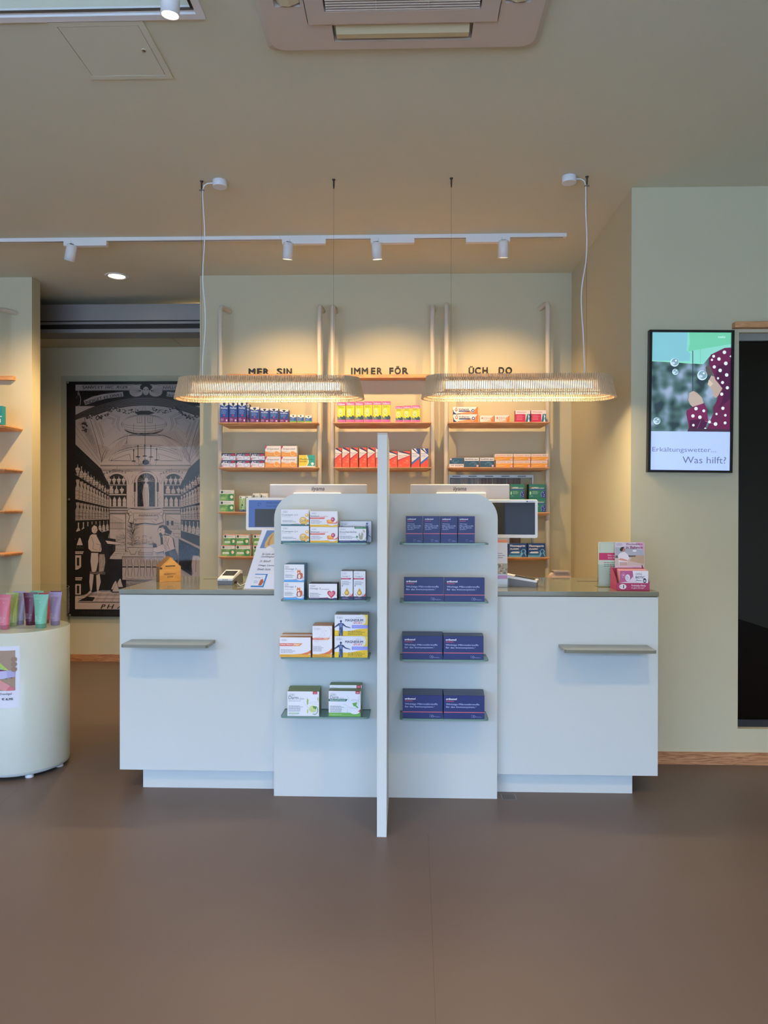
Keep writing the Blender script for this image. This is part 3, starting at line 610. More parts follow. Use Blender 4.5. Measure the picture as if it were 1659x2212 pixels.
def fox(g, cx, cz, s, a):          # small squirrel figure: head, ears, body, tail
    k = s*a
    g.ell(cx, cz-.0*s, .36*s, .52*k, (168, 60, 30), 18); g.ell(cx+.32*s, cz+.1*k, .2*s, .42*k, (206, 96, 40), 14); g.ell(cx-.02*s, cz-.05*k, .2*s, .36*k, (240, 222, 210), 14)
    g.ell(cx-.08*s, cz+.6*k, .28*s, .26*k, (222, 120, 56), 16); g.poly([(cx-.32*s, cz+.7*k), (cx-.26*s, cz+1.08*k), (cx-.12*s, cz+.8*k)], (222, 120, 56)); g.poly([(cx+.0*s, cz+.8*k), (cx+.1*s, cz+1.08*k), (cx+.18*s, cz+.7*k)], (222, 120, 56))
    g.ell(cx-.12*s, cz+.5*k, .12*s, .12*k, (248, 232, 214), 10)
def d_om_junior(g, a):
    g.rect(0, 0, 1, .12, (92, 170, 230)); g.rect(0, .12, 1, 1, W_); boehm(g, a); g.text('Omega 3', .05, .67, .56, .12, DK); g.text('Junior & Co', .06, .56, .42, .06, (90, 94, 110), shear=.3)
    g.fine(.05, .42, .48, 4, .055, (90, 94, 110)); g.poly([(0, .12), (.45, .14), (.7, .2), (.62, .13)], (220, 150, 130)); g.ell(.8, .3, .2, .24, (190, 200, 220), 24, 180, 360); fox(g, .76, .33, .33, a); g.ell(.8, .16, .17, .07, W_, 16, 180, 360)
def d_om_complex(g, a):
    g.rect(0, 0, 1, .12, (44, 44, 80)); g.rect(0, .12, 1, 1, W_); boehm(g, a); g.text('Omega 3', .04, .62, .37, .14, DK); g.text('complex', .43, .60, .30, .11, (150, 100, 120)); g.fine(.04, .42, .42, 4, .075, (100, 104, 120)); g.fine(.04, .07, .42, 1, .03, (210, 210, 230))
    g.poly([(.3, .12), (.6, .14), (.9, .26), (1, .36), (1, .24), (.8, .12)], (220, 120, 120)); g.ell(.8, .34, .19, .26, W_, 22, 180, 360)
    ht = [(.8+.012*16*sin(t)**3*.75, .36+.018*(13*cos(t)-5*cos(2*t)-2*cos(3*t)-cos(4*t))) for t in [2*pi*i/28 for i in range(28)]]
    g.poly(ht, (196, 66, 90)); g.poly([(.8+(x-.8)*.62-.01, .37+(z-.36)*.6) for x, z in ht], (230, 130, 144))
def d_om_oil(g, a):
    g.rect(0, 0, 1, .12, (44, 44, 90)); g.rect(0, .12, 1, 1, W_); g.line([(.08, .92), (.08, .89), (.5, .89), (.5, .95), (.08, .95)], .0004, GY, True); g.text('Dr. Böhm', .12, .905, .32, .028, GY)
    g.text('Omega 3', .08, .785, .66, .06, DK); g.poly([(0, .71), (.8, .71), (.9, .76), (0, .76)], (196, 50, 74)); g.text('Öl complex', .08, .72, .6, .028, (250, 226, 230)); g.fine(.1, .64, .75, 4, .035, (100, 100, 116)); g.ell(.13, .49, .05, .02, GY)
    g.fine(.1, .07, .6, 2, .022, (190, 190, 220)); g.ell(.5, .22, .34, .12, (206, 170, 150), 20, 180, 360); g.ell(.5, .235, .3, .11, W_, 20, 180, 360); g.ell(.5, .24, .2, .085, (206, 150, 30), 20); g.poly([(.32, .27), (.5, .42), (.68, .27)], (214, 160, 40)); g.ell(.48, .25, .12, .05, (246, 214, 90), 14)
    g.poly([(.7, .12), (.86, .16), (1, .24), (1, .14), (.95, .12)], (220, 90, 90))
def d_haut(g, a):
    g.rect(0, 0, 1, .14, (240, 178, 50)); g.rect(0, .14, 1, 1, W_); boehm(g, a); g.poly([(0, .56), (.64, .56), (.74, .7), (0, .7)], (226, 110, 84)); g.poly([(.4, .56), (.64, .56), (.74, .7), (.5, .7)], (232, 150, 70)); g.text('Haut Haare Nägel', .03, .59, .6, .085, (255, 244, 236), bold=.02)
    g.fine(.03, .38, .5, 3, .065, (120, 116, 128)); g.poly([(.45, .14), (.7, .17), (.9, .26), (1, .36), (1, .2), (.9, .14)], (226, 120, 60)); g.fine(.03, .08, .42, 1, .03, (150, 110, 40))
def d_haut2(g, a):
    g.rect(0, 0, 1, .1, (240, 178, 50)); g.rect(0, .1, 1, 1, W_); g.line([(.08, .9), (.1, .88), (.4, .88), (.42, .9), (.4, .93), (.1, .93)], .0005, GY, True); g.text('Dr. Böhm', .12, .893, .25, .022, GY)
    g.arc(.78, .8, .16, .17, -90, 80, .0005, (170, 130, 130)); g.arc(.72, .8, .25, .2, -90, 60, .0005, (180, 150, 150)); g.line([(.6, .9), (.58, .8), (.62, .72), (.66, .7), (.3, .64)], .0004, (150, 150, 160)); g.ell(.68, .84, .03, .006, (150, 120, 120)); g.line([(.5, .9), (.48, .75), (.3, .63)], .0004, (150, 150, 160))
    g.poly([(0, .555), (.8, .555), (.9, .62), (0, .62)], (226, 110, 84)); g.poly([(.5, .555), (.8, .555), (.9, .62), (.6, .62)], (232, 150, 70)); g.text('Haut Haare Nägel', .04, .57, .76, .035, (255, 244, 236), bold=.02)
    g.fine(.04, .52, .4, 1, .02, (200, 130, 130)); g.fine(.04, .35, .55, 5, .035, (120, 116, 128)); g.poly([(.3, .1), (.6, .13), (.85, .2), (1, .3), (1, .18), (.9, .1)], (226, 120, 60)); g.fine(.04, .06, .9, 2, .028, (150, 110, 40))
def d_magnes(g, a):
    g.rect(0, 0, 1, 1, W_); g.poly([(0, 0), (1, 0), (1, .36), (.7, .32), (.45, .22), (0, .26)], (246, 204, 30)); g.poly([(.86, .52), (.93, .62), (.95, .8), (.9, 1), (1, 1), (1, .52)], (246, 214, 70)); g.arc(.72, .78, .21, .26, -75, 75, .0012, (250, 230, 130))
    boehm(g, a); g.text('MAGNESIUM', .32, .68, .54, .12, (50, 56, 96), bold=.03); g.text('SPORT', .56, .57, .29, .085, (226, 60, 84), bold=.02, shear=.25); g.rect(.52, .36, 1, .52, (150, 156, 236)); g.fine(.56, .47, .4, 2, .05, (190, 190, 250)); g.fine(.4, .24, .55, 4, .055, (96, 86, 30)); g.fine(.64, .87, .2, 1, .03, GY)
    b = (56, 70, 116); g.ell(.19, .69, .034, .058, b, 12); g.rect(.175, .6, .205, .66, b); g.poly([(.12, .6), (.26, .6), (.245, .4), (.25, .2), (.25, .01), (.2, .01), (.19, .18), (.18, .01), (.125, .01), (.13, .2), (.14, .4)], b)
    g.poly([(.12, .6), (.0, .44), (.0, .38), (.13, .5)], b); g.poly([(.26, .6), (.34, .47), (.48, .4), (.48, .37), (.33, .42), (.25, .5)], b); g.poly([(.155, .55), (.185, .57), (.18, .42), (.16, .4)], (150, 170, 210)); g.poly([(.2, .57), (.23, .55), (.225, .4), (.2, .42)], (140, 160, 205)); g.poly([(.15, .3), (.17, .3), (.165, .1), (.15, .1)], (140, 160, 205))
def leaf_arrow(g, c, ac):
    g.arc(.86, .25, .1, .17, -120, 60, .0028, ac, 14); g.poly([(.8, .42), (.93, .4), (.9, .28), (.82, .33)], ac)
def d_darm(g, a):
    g.rect(0, 0, 1, 1, (232, 234, 240)); g.rect(.8, .89, .945, 1, (186, 50, 70)); g.text('NEU', .83, .92, .09, .04, (250, 220, 220)); boehm(g, a); g.text('Darm', .04, .68, .31, .14, (84, 98, 100), bold=.01); g.text('aktiv', .38, .665, .16, .09, (150, 166, 160)); g.text('Ballaststoff-Getränk', .05, .60, .38, .04, (130, 134, 134)); g.fine(.04, .42, .48, 6, .042, (110, 116, 120)); g.rect(.04, .08, .37, .14, (176, 200, 170)); g.fine(.07, .12, .27, 1, .025, W_); g.fine(.04, .04, .24, 1, .02, GY)
    g.ell(.8, .3, .11, .14, (206, 220, 140), 20); g.poly([(.62, .74), (.67, .66), (.66, .5), (.63, .44), (.61, .56)], (170, 196, 110)); g.poly([(.955, .8), (.985, .72), (.97, .6), (.945, .68)], (180, 204, 120)); g.poly([(.63, .3), (.66, .26), (.65, .12), (.62, .12)], (190, 210, 110))
    g.line([(.5, .6), (.6, .42), (.72, .26), (.86, .2), (.92, .24)], .0006, (140, 150, 140)); g.line([(.7, .54), (.8, .58), (.9, .57), (.98, .6)], .0006, (140, 150, 140)); g.line([(.7, .54), (.78, .5), (.9, .5), (.98, .47)], .0006, (140, 150, 140)); leaf_arrow(g, 0, (98, 150, 84))
def d_darm2(g, a):
    g.rect(0, 0, 1, 1, (232, 234, 240)); g.rect(0, 0, 1, .15, (120, 184, 84)); g.rect(.84, .89, .98, 1, (186, 50, 70)); g.text('NEU', .865, .92, .09, .04, (250, 220, 220)); boehm(g, a); g.text('Darm', .05, .70, .26, .12, (100, 112, 112), bold=.01); g.text('aktiv', .335, .70, .14, .06, (176, 186, 180)); g.poly([(0, .6), (.55, .6), (.6, .69), (0, .69)], (52, 116, 100)); g.text('Ballaststoff-Getränk', .05, .625, .48, .045, (226, 240, 234), bold=.02)
    g.fine(.05, .42, .46, 6, .045, (110, 116, 120)); g.fine(.05, .08, .5, 1, .03, (220, 240, 210)); g.line([(.48, .5), (.6, .4), (.78, .32), (.88, .34)], .0006, (130, 140, 140)); g.line([(.58, .84), (.63, .72), (.63, .6)], .0006, (130, 140, 140)); g.line([(.7, .64), (.8, .68), (.92, .64), (1, .7)], .0006, (130, 140, 140)); g.line([(.7, .64), (.85, .62), (1, .6)], .0006, (130, 140, 140)); g.line([(.97, .84), (.93, .7), (.94, .45)], .0006, (130, 140, 140)); g.line([(.6, .3), (.58, .2), (.6, .16)], .0006, (130, 140, 140))
    g.poly([(.74, .53), (.9, .57), (.86, .45), (.94, .36), (.9, .34), (.82, .42), (.79, .4)], (98, 170, 74)); g.poly([(.72, .15), (.9, .18), (1, .3), (1, .17), (.96, .15)], (176, 60, 80)); g.ell(.82, .2, .15, .1, (236, 236, 240), 20, 180, 360)
NAVY = (32, 46, 106); SAL = (236, 116, 122)
def d_ortho_s(g, a):
    g.rect(0, 0, 1, 1, NAVY); g.rect(0, .335, 1, .355, SAL); g.text('orthomol', .09, .865, .5, .055, (240, 240, 250), bold=.03); g.text('immun', .1, .805, .36, .035, (226, 90, 110), bold=.02)
    for i, (t, w_) in enumerate((('Wichtige', .45), ('Mikronährstoffe', .82), ('für das Immun-', .77), ('system.¹', .44))): g.text(t, .09, .68-i*.067, w_, .05, (176, 190, 232), bold=.012)
    g.line([(.45, .14), (.47, .06), (.58, .06), (.6, .14)], .0004, (170, 184, 230)); g.line([(.5, .15), (.52, .1), (.56, .15)], .0004, (170, 184, 230)); g.fine(.68, .09, .26, 2, .025, (150, 166, 220))
def d_ortho(g, a):
    g.rect(0, 0, 1, 1, NAVY); g.rect(0, .26, 1, .285, SAL); g.text('orthomol', .055, .8, .265, .085, (244, 244, 252), bold=.035); g.text('immun', .06, .725, .19, .055, (226, 84, 100), bold=.02)
    g.text('Wichtige Mikronährstoffe', .055, .56, .82, .095, (176, 190, 236), bold=.015); g.text('für das Immunsystem.¹', .055, .445, .74, .095, (176, 190, 236), bold=.015)
    g.poly([(.43, 1), (.43, .975), (.46, .96), (.47, .82), (.53, .82), (.54, .96), (.59, .975), (.59, 1)], (30, 46, 112)); g.line([(.68, .15), (.68, .06), (.715, .06), (.715, .15), (.7, .17)], .0005, (180, 192, 236), True); g.ell(.747, .1, .022, .055, (180, 192, 236), 12); g.ell(.747, .1, .016, .045, NAVY, 12); g.fine(.8, .09, .15, 2, .025, (150, 166, 220)); g.ell(.785, .085, .006, .012, (200, 210, 240), 8)
def d_medi(g, a):
    g.rect(0, 0, 1, 1, (34, 74, 150)); g.rect(0, 0, 1, .27, (112, 40, 106)); g.poly([(0, 1), (1, 1), (1, .86), (.5, .78), (0, .88)], (232, 226, 220)); g.poly([(.32, .95), (.5, .97), (.68, .95), (.62, .85), (.5, .79), (.38, .85)], (20, 62, 70))
    g.text('MediNait', .1, .66, .8, .1, (224, 232, 250), bold=.02); g.fine(.15, .6, .7, 4, .05, (150, 176, 226)); g.ell(.5, .36, .09, .05, (206, 60, 90), 10); g.fine(.1, .2, .4, 3, .05, (226, 190, 216)); g.rect(.7, .06, .88, .16, (230, 200, 220))
def d_medis(g, a):
    g.rect(0, 0, 1, 1, (36, 92, 160)); g.rect(0, 0, 1, .2, (110, 170, 70)); g.poly([(0, 1), (1, 1), (1, .72), (.5, .6), (0, .74)], (234, 230, 224)); g.poly([(.36, .93), (.64, .93), (.5, .66)], (20, 62, 70)); g.text('Vapolind', .1, .44, .7, .13, (234, 240, 250), bold=.02) if 0 else g.fine(.1, .5, .75, 1, .12, (234, 240, 250)); g.fine(.1, .32, .6, 2, .06, (160, 200, 230))
def d_stil(g, a):
    g.rect(0, 0, 1, 1, (206, 212, 46)); g.rect(0, .83, 1, 1, (222, 92, 160)); g.text('Stilaxx', .08, .86, .84, .09, (252, 232, 244), bold=.02); g.fine(.1, .79, .75, 2, .05, (90, 110, 60)); g.ell(.35, .5, .24, .16, (240, 238, 180), 18); g.ell(.35, .5, .17, .11, (200, 196, 90), 14); g.ell(.35, .52, .07, .07, (240, 238, 190), 10)
    g.poly([(0, .12), (1, .12), (1, .26), (.8, .36), (.6, .26), (.4, .3), (.2, .22), (0, .3)], (52, 84, 90)); g.rect(0, 0, 1, .13, (222, 92, 160)); g.fine(.1, .08, .6, 1, .03, (250, 220, 236)); g.fine(.05, .22, .5, 2, .05, (180, 200, 190))
def d_volt(g, a):
    g.rect(0, 0, 1, 1, (238, 232, 228)); g.poly([(.72, 0), (.8, .3), (.96, 1), (1, 1), (1, 0)], (242, 128, 62)); g.poly([(.1, 0), (.2, .1), (.6, .02), (.8, .28), (.76, 0)], (236, 120, 60)); g.poly([(0, 0), (0, .7), (.04, .3), (.16, .0)], (40, 50, 104)); g.poly([(.2, .12), (.5, .3), (.8, .5), (.8, .0), (.3, .0)], (240, 150, 100))
    g.rect(.0, .0, .3, .05, (40, 50, 104)); g.text('Voltaren', .22, .56, .42, .27, (44, 46, 66), bold=.02); g.rect(.23, .36, .68, .5, (36, 44, 96)); g.ell(.13, .6, .055, .2, (226, 90, 70), 14); g.ell(.13, .62, .03, .11, (238, 232, 228), 10); g.poly([(.11, .86), (.16, .98), (.15, .8)], (226, 90, 70)); g.ell(.8, .48, .075, .26, (238, 240, 248), 18); g.ell(.8, .48, .065, .225, (44, 64, 120), 18); g.ell(.8, .48, .035, .12, (220, 226, 244), 12)
def d_volts(g, a):
    g.rect(0, 0, 1, 1, (242, 226, 218)); g.poly([(.66, 0), (.8, .6), (1, 1), (1, 0)], (244, 130, 70)); g.poly([(.1, 0), (.5, .1), (.8, .5), (.8, 0)], (244, 190, 160)); g.text('Voltaren', .28, .52, .42, .2, (60, 56, 70)); g.ell(.17, .6, .06, .12, (226, 90, 70), 12); g.fine(.25, .4, .4, 2, .1, (200, 130, 110)); g.ell(.82, .55, .1, .15, (246, 160, 110), 12)
def d_wob(g, a):
    g.rect(0, 0, 1, 1, (236, 226, 224)); g.rect(0, .0, .68, .68, (204, 44, 84)); g.poly([(.68, 0), (.78, .68), (1, .68), (1, 0)], (40, 116, 146)); g.poly([(.82, 0), (.88, .3), (.84, .66), (.95, .5), (.9, .3), (.96, 0)], (226, 236, 240)); g.text('Wobenzym', .08, .77, .65, .13, (196, 60, 84), bold=.02); g.fine(.08, .58, .5, 5, .09, (240, 160, 180))
def d_acc(g, a):
    g.rect(0, 0, 1, 1, (232, 230, 236)); g.rect(0, .6, 1, 1, (32, 36, 76)); g.text('ACC', .06, .56, .36, .32, (244, 244, 250), bold=.05); g.text('akut', .46, .68, .2, .18, (230, 230, 240), bold=.02); g.rect(.68, .66, .96, .88, (206, 44, 60)); g.fine(.05, .42, .4, 3, .09, (160, 160, 176)); g.ell(.72, .32, .18, .26, (120, 140, 180), 18); g.ell(.72, .32, .155, .22, (226, 232, 242), 18); g.rect(0, 0, .1, .3, (226, 130, 160))
def d_grip(g, a):
    g.rect(0, 0, 1, 1, (240, 232, 224)); g.poly([(0, 0), (1, 0), (1, .34), (.72, .42), (.35, .36), (.12, .44), (0, .5)], (240, 160, 60)); g.poly([(0, 1), (.12, 1), (.02, .7), (0, .7)], (206, 40, 90)); g.text('Grippostad', .1, .62, .78, .19, (66, 52, 70), bold=.01); g.fine(.1, .52, .45, 2, .06, (200, 140, 90)); g.ell(.73, .3, .17, .25, (246, 214, 170), 18); g.ell(.73, .3, .13, .19, (240, 160, 60), 16); g.rect(.78, .2, .92, .4, (240, 160, 60)); g.fine(.1, .22, .4, 2, .07, (250, 210, 150))
def d_meto(g, a):
    g.rect(0, 0, 1, 1, (52, 168, 142)); g.poly([(0, 0), (.45, 0), (.6, .3), (.62, .6), (.5, 1), (0, 1)], (240, 208, 40)); g.poly([(.42, 0), (.45, 0), (.62, .45), (.5, 1), (.45, 1), (.57, .45)], (244, 244, 230)); g.rect(0, 0, 1, .1, (230, 226, 220)); g.text('Meditonsin', .06, .58, .82, .15, (52, 110, 70), bold=.02); g.text('Extrakt', .06, .42, .42, .1, (60, 80, 50), bold=.02); g.ell(.84, .28, .09, .11, (240, 240, 236), 10); g.rect(.82, .1, .85, .25, (220, 230, 220))
def d_muco(g, a, c1=(238, 84, 40), c2=(44, 46, 90)):
    g.rect(0, 0, 1, 1, c1); g.poly([(0, .42), (1, .76), (0, 1)], (240, 226, 214)); g.poly([(0, .36), (1, .70), (1, .76), (0, .46)], (204, 50, 70)); g.poly([(0, .96), (.15, 1), (.34, 1), (1, .84), (1, .8), (.9, .8)], c2); g.text('Mucosolvan', .06, .7, .72, .06, c2, bold=.01); g.fine(.08, .66, .55, 3, .035, (190, 130, 110)); g.ell(.75, .4, .1, .05, (244, 150, 110), 12); g.fine(.45, .3, .5, 2, .04, (250, 170, 130)); g.ell(.2, .12, .12, .04, (246, 130, 90), 10)
def d_mucob(g, a):
    g.rect(0, 0, 1, 1, (236, 230, 228)); g.poly([(.5, 1), (1, 1), (1, .62)], (40, 70, 150)); g.poly([(0, .98), (.2, 1), (.1, .98), (1, .66), (1, .74)], (60, 110, 190)); g.poly([(0, .12), (1, .5), (1, .6), (0, .26)], (60, 110, 190)); g.poly([(0, 0), (1, 0), (1, .5), (0, .12)], (232, 80, 50)); g.text('Mucosolvan', .08, .7, .8, .06, (50, 54, 90)); g.fine(.1, .65, .7, 3, .04, (120, 140, 190)); g.ell(.74, .42, .14, .05, (70, 110, 200), 14)
def d_ibu(g, a):
    g.rect(0, 0, 1, 1, (44, 84, 108)); g.rect(0, .66, 1, 1, (226, 222, 220)); g.text('IbuHEXAL akut', .06, .74, .86, .17, (60, 66, 84), bold=.02); g.arc(.6, .3, .22, .26, -30, 200, .0012, (130, 190, 210)); g.arc(.6, .3, .13, .16, -60, 160, .0012, (170, 210, 224)); g.rect(.84, .04, .97, .24, (230, 190, 200)); g.line([(.05, .5), (.4, .34), (.5, .1), (.9, .5)], .001, (90, 150, 180))
def d_para(g, a):
    g.rect(0, 0, 1, 1, (240, 160, 50)); g.rect(0, .58, 1, 1, (240, 216, 200)); g.text('Paracetamol', .08, .7, .5, .17, (226, 100, 80), bold=.01); g.text('HEXAL', .66, .7, .26, .15, (120, 90, 90)); g.poly([(0, .1), (.4, .16), (.75, .44), (.45, .3), (0, .2)], (250, 200, 110)); g.rect(.86, .04, .97, .28, (244, 190, 200)); g.fine(.08, .45, .3, 1, .08, (250, 210, 150))
def d_bio(g, a):
    g.rect(0, 0, 1, 1, (104, 150, 70)); g.rect(0, .66, 1, 1, (226, 218, 200)); g.poly([(0, .3), (.5, .66), (.68, .66), (.5, .3), (.4, 0), (0, 0)], (130, 170, 80)); g.ell(.15, .82, .09, .12, (30, 60, 50), 12); g.text('Bionorica', .29, .78, .5, .11, (70, 96, 76)); g.text('Sinupret', .08, .42, .5, .12, (60, 100, 40), bold=.03); g.poly([(.62, .02), (.6, .3), (.55, .38), (.62, .6), (.85, .66), (1, .6), (1, .02)], (60, 130, 50)); g.ell(.84, .36, .11, .16, (226, 232, 190), 10); g.fine(.1, .28, .36, 2, .06, (220, 228, 190))
def d_bio2(g, a):
    d_bio(g, a); g.rect(0, .94, 1, 1, (236, 130, 90)); g.rect(.1, .2, .56, .36, (236, 240, 226)); g.text('eXtract', .14, .23, .38, .1, (50, 90, 50)); g.ell(.76, .4, .05, .08, (240, 150, 90), 8)
def d_bio3(g, a):
    g.rect(0, 0, 1, 1, (150, 184, 110)); g.rect(0, 0, 1, .13, (44, 60, 96)); g.rect(0, .86, 1, 1, (232, 228, 214)); g.ell(.2, .92, .1, .05, (30, 60, 50)); g.poly([(.1, .2), (.5, .7), (.9, .2)], (110, 154, 70)); g.line([(.4, .75), (.38, .6), (.5, .5), (.55, .3), (.52, .16)], .002, (236, 238, 226)); g.line([(.62, .75), (.66, .6), (.68, .4), (.66, .16)], .0016, (236, 238, 226)); g.ell(.5, .42, .1, .06, (40, 70, 60)); g.ell(.5, .82, .08, .05, (236, 238, 226)); g.fine(.1, .08, .6, 1, .03, (200, 210, 230))
def d_asp(g, a):
    g.rect(0, 0, 1, 1, (28, 116, 96)); g.rect(0, .58, 1, .66, (40, 70, 140)); g.text('ASPIRIN', .16, .70, .42, .1, (226, 240, 234), bold=.03, shear=.15); g.text('COMPLEX', .6, .70, .32, .07, (200, 220, 214)); g.line([(.08, .69), (.9, .68)], .0012, (226, 240, 234)); g.ell(.12, .78, .04, .05, (206, 60, 60)); g.fine(.2, .5, .42, 4, .06, (170, 214, 190)); g.ell(.09, .36, .05, .13, (170, 214, 180), 12)
    g.poly([(.75, .05), (.78, .16), (.72, .22), (.76, .42), (.86, .5), (1, .5), (1, .02)], (36, 56, 140)); g.line([(.78, .1), (.76, .2), (.72, .24), (.76, .42), (.86, .5)], .0014, (190, 220, 236)); [g.ell(x, z, .022, .025, (226, 240, 250), 8) for x, z in ((.86, .38), (.92, .24), (.9, .12))]; g.fine(.1, .16, .2, 1, .05, (200, 226, 210))
def d_thom(g, a):
    g.rect(0, 0, 1, 1, (26, 66, 128)); g.poly([(0, 0), (1, 0), (1, .5), (.5, .45), (0, .2)], (36, 104, 160)); g.rect(0, 0, 1, .13, (90, 160, 200)); g.text('Thomapyrin', .06, .72, .86, .17, (236, 240, 248), bold=.04, shear=.12); g.text('CLASSIC', .07, .54, .52, .11, (236, 240, 248), bold=.04, shear=.12); g.poly([(.08, .3), (.2, .4), (.55, .41), (.62, .35), (.55, .28), (.2, .28)], (196, 214, 232)); g.ell(.56, .345, .05, .06, (230, 190, 190), 10)
    g.poly([(.66, .13), (.7, .3), (.7, .48), (.8, .6), (.92, .56), (.97, .42), (.92, .3), (1, .13)], (120, 180, 220)); g.ell(.82, .42, .09, .13, (30, 80, 140), 12); g.poly([(.72, .02), (.8, .28), (.88, .28), (.98, .02)], (30, 80, 140))
def d_teal(g, a):
    g.rect(0, 0, 1, 1, (36, 130, 140)); g.rect(.0, .4, 1, .46, (200, 220, 224)); g.rect(.5, .1, .9, .3, (220, 232, 236)); g.fine(.1, .8, .7, 3, .06, (180, 220, 224))
# ================================================================== CARTONS ON THE WALL SHELVING
BY = 5.125; ZA, ZB, ZC, ZD = ROWZ[0], ROWZ[1], ROWZ[2], ROWZ[3]; E_ = .0004
def hgt(px, Y=BY): return px/F*Y
def rowof(design, spans, zs, h_, depth, lab, group, **k):
    n = len(spans)
    for i, sp in enumerate(spans):
        hh = h_[i] if isinstance(h_, (list, tuple)) else h_
        carton(design, sp[0]+.2, sp[1]-.2, zs+E_+hgt(hh), zs+E_, BY, depth, lab % ordl(i, n), group, **k)
rowof(d_medi, ((475, 493.5), (494.6, 512.8), (513.8, 531.5)), ZA, 45, .06, 'tall blue and purple box, %s of three starting the left top shelf', 'tall blue and purple boxes', body=mat('carton_navy', (36, 50, 96), .5))
carton(d_medi, 532.5, 538.5, ZA+E_+hgt(42), ZA+E_, BY+.03, .06, 'dark blue box half hidden right of the three tall blue ones on the top shelf', None, body=mat('carton_navy', (36, 50, 96), .5))
rowof(d_medi, ((539.8, 560), (562, 580.8), (581.6, 601.2), (603.3, 623.4)), ZA, (34, 31, 31, 28.5), .06, 'medium blue white-topped box, %s of four beside the tall blue ones', 'medium blue boxes with white tops', body=CARD, side=(70, 60, 120))
rowof(d_medis, ((625.8, 640.6), (642.3, 656.6), (658.8, 673.6)), ZA, (17.2, 17, 15.2), .045, 'small blue and green box, %s of three ending the left top shelf', 'small blue and green boxes')
rowof(d_stil, ((728.4, 746.6), (747.6, 766), (767, 785.2), (786.2, 804.6), (805.6, 823.8), (825, 843.2)), ZA, (44, 44.5, 44.5, 45.5, 45.5, 45.5), .05, 'tall pink and yellow box, %s of the six on the middle top shelf', 'tall pink and yellow boxes', body=mat('carton_pink', (206, 96, 150), .5))
rowof(d_stil, ((854, 870.8), (871.2, 888.6), (889.4, 907.2)), ZA, (35, 36, 36.5), .05, 'small pink and yellow box, %s of three on the middle top shelf', 'small pink and yellow boxes', body=mat('carton_pink', (206, 96, 150), .5))
carton(d_volt, 978.6, 1033.2, ZA+E_+hgt(17), ZA+E_, BY, .05, 'long white, navy and orange carton, lower of the two on the right top shelf', 'long white and orange cartons')
carton(d_volt, 977.8, 1032.2, ZA+E_+hgt(33), ZA+E_+hgt(17)+E_, BY, .05, 'long white, navy and orange carton, upper of the two on the right top shelf', 'long white and orange cartons')
rowof(d_volts, ((1036, 1066.8), (1068, 1100.6)), ZA, (14.4, 15), .04, 'small pale and orange carton, %s of the pair on the right top shelf', 'small pale and orange cartons')
rowof(d_wob, ((1112.6, 1145.4), (1146.6, 1179.4)), ZA, (25.4, 25.6), .05, 'white and crimson box, %s of the pair on the right top shelf', 'white and crimson boxes', body=mat('carton_redbrown', (150, 60, 70), .5))
def grid(design, cols, rows_, zs, rh, depth, lab, group, **k):
    z = zs+E_
    for r_, off in enumerate(rows_):
        for i, sp in enumerate(cols[r_] if isinstance(cols[0][0], tuple) else cols):
            carton(design, sp[0]+.2, sp[1]-.2, z+hgt(rh), z, BY, depth, lab % (ordl(i, len(cols[r_] if isinstance(cols[0][0], tuple) else cols)), off), group, **k)
        z += hgt(rh)+E_
grid(d_acc, [((478.2, 509), (510.2, 540.4), (541, 571.6)), ((478.2, 509), (509.8, 540), (541.2, 571.6))], ('lower', 'upper'), ZB, 15.2, .06, 'flat navy and white box, %s one in the %s layer of the stack', 'flat navy and white boxes')
grid(d_grip, [((572.4, 606.6), (607.2, 641.4))]*2, ('lower', 'upper'), ZB, 23, .06, 'cream and orange box, %s one of the %s pair on the left second shelf', 'cream and orange boxes')
carton(d_meto, 645.4, 680.6, ZB+E_+hgt(26.6), ZB+E_, BY, .07, 'yellow and teal box at the right end of the left second shelf', None)
rowof(d_muco, ((723.2, 738.4), (738.8, 755.4), (756, 773.6), (775.6, 792.6), (793.6, 810.6), (811.2, 828)), ZB, (41.5, 42.5, 42.5, 42.5, 42.5, 42.5), .055, 'tall orange and white box, %s of six left of the divider', 'tall orange and white boxes', body=mat('carton_orange', (214, 84, 50), .5))
carton(d_muco, 838, 858, ZB+E_+hgt(34.5), ZB+E_, BY, .055, 'shorter orange and white box just right of the divider', None, body=mat('carton_orange', (214, 84, 50), .5))
carton(d_muco, 859.2, 886, ZB+E_+hgt(34.5), ZB+E_, BY, .055, 'widest orange and white box on the middle second shelf', None, body=mat('carton_orange', (214, 84, 50), .5))
rowof(d_mucob, ((888.8, 906.6), (908, 925.6)), ZB, 40.5, .055, 'tall white and blue box, %s of the pair ending the middle second shelf', 'tall white and blue boxes', body=mat('carton_orange', (214, 84, 50), .5))
carton(d_ibu, 970.4, 1001.8, ZB+E_+hgt(20), ZB+E_, BY, .06, 'teal and white flat box standing upside down on the right second shelf', 'teal and white flat boxes', flip=True)
rowof(d_ibu, ((1003, 1034.6), (1036.4, 1067.4)), ZB, 20.5, .06, 'teal and white flat box standing upright, %s of the pair', 'teal and white flat boxes')
grid(d_para, [((1070.8, 1108), (1109, 1145.8), (1146.6, 1182.6)), ((1068.6, 1108), (1109.2, 1146.4), (1147, 1184.2))], ('lower', 'upper'), ZB, 14.2, .07, 'flat orange and cream box, %s one in the %s layer of the stack', 'flat orange and cream boxes')
gb = mat('carton_green', (120, 140, 90), .6)
def deep(design, a, b, z, h_, n, th, lab, group, **k):       # a block of identical cartons one behind the other
    for j in range(n):
        carton(design, a, b, z+hgt(h_), z, BY+j*(th+.001), th, lab+(' at the front' if j == 0 else (' directly behind the front one', ' third from the front', ' at the very back')[j-1]), group, **k)
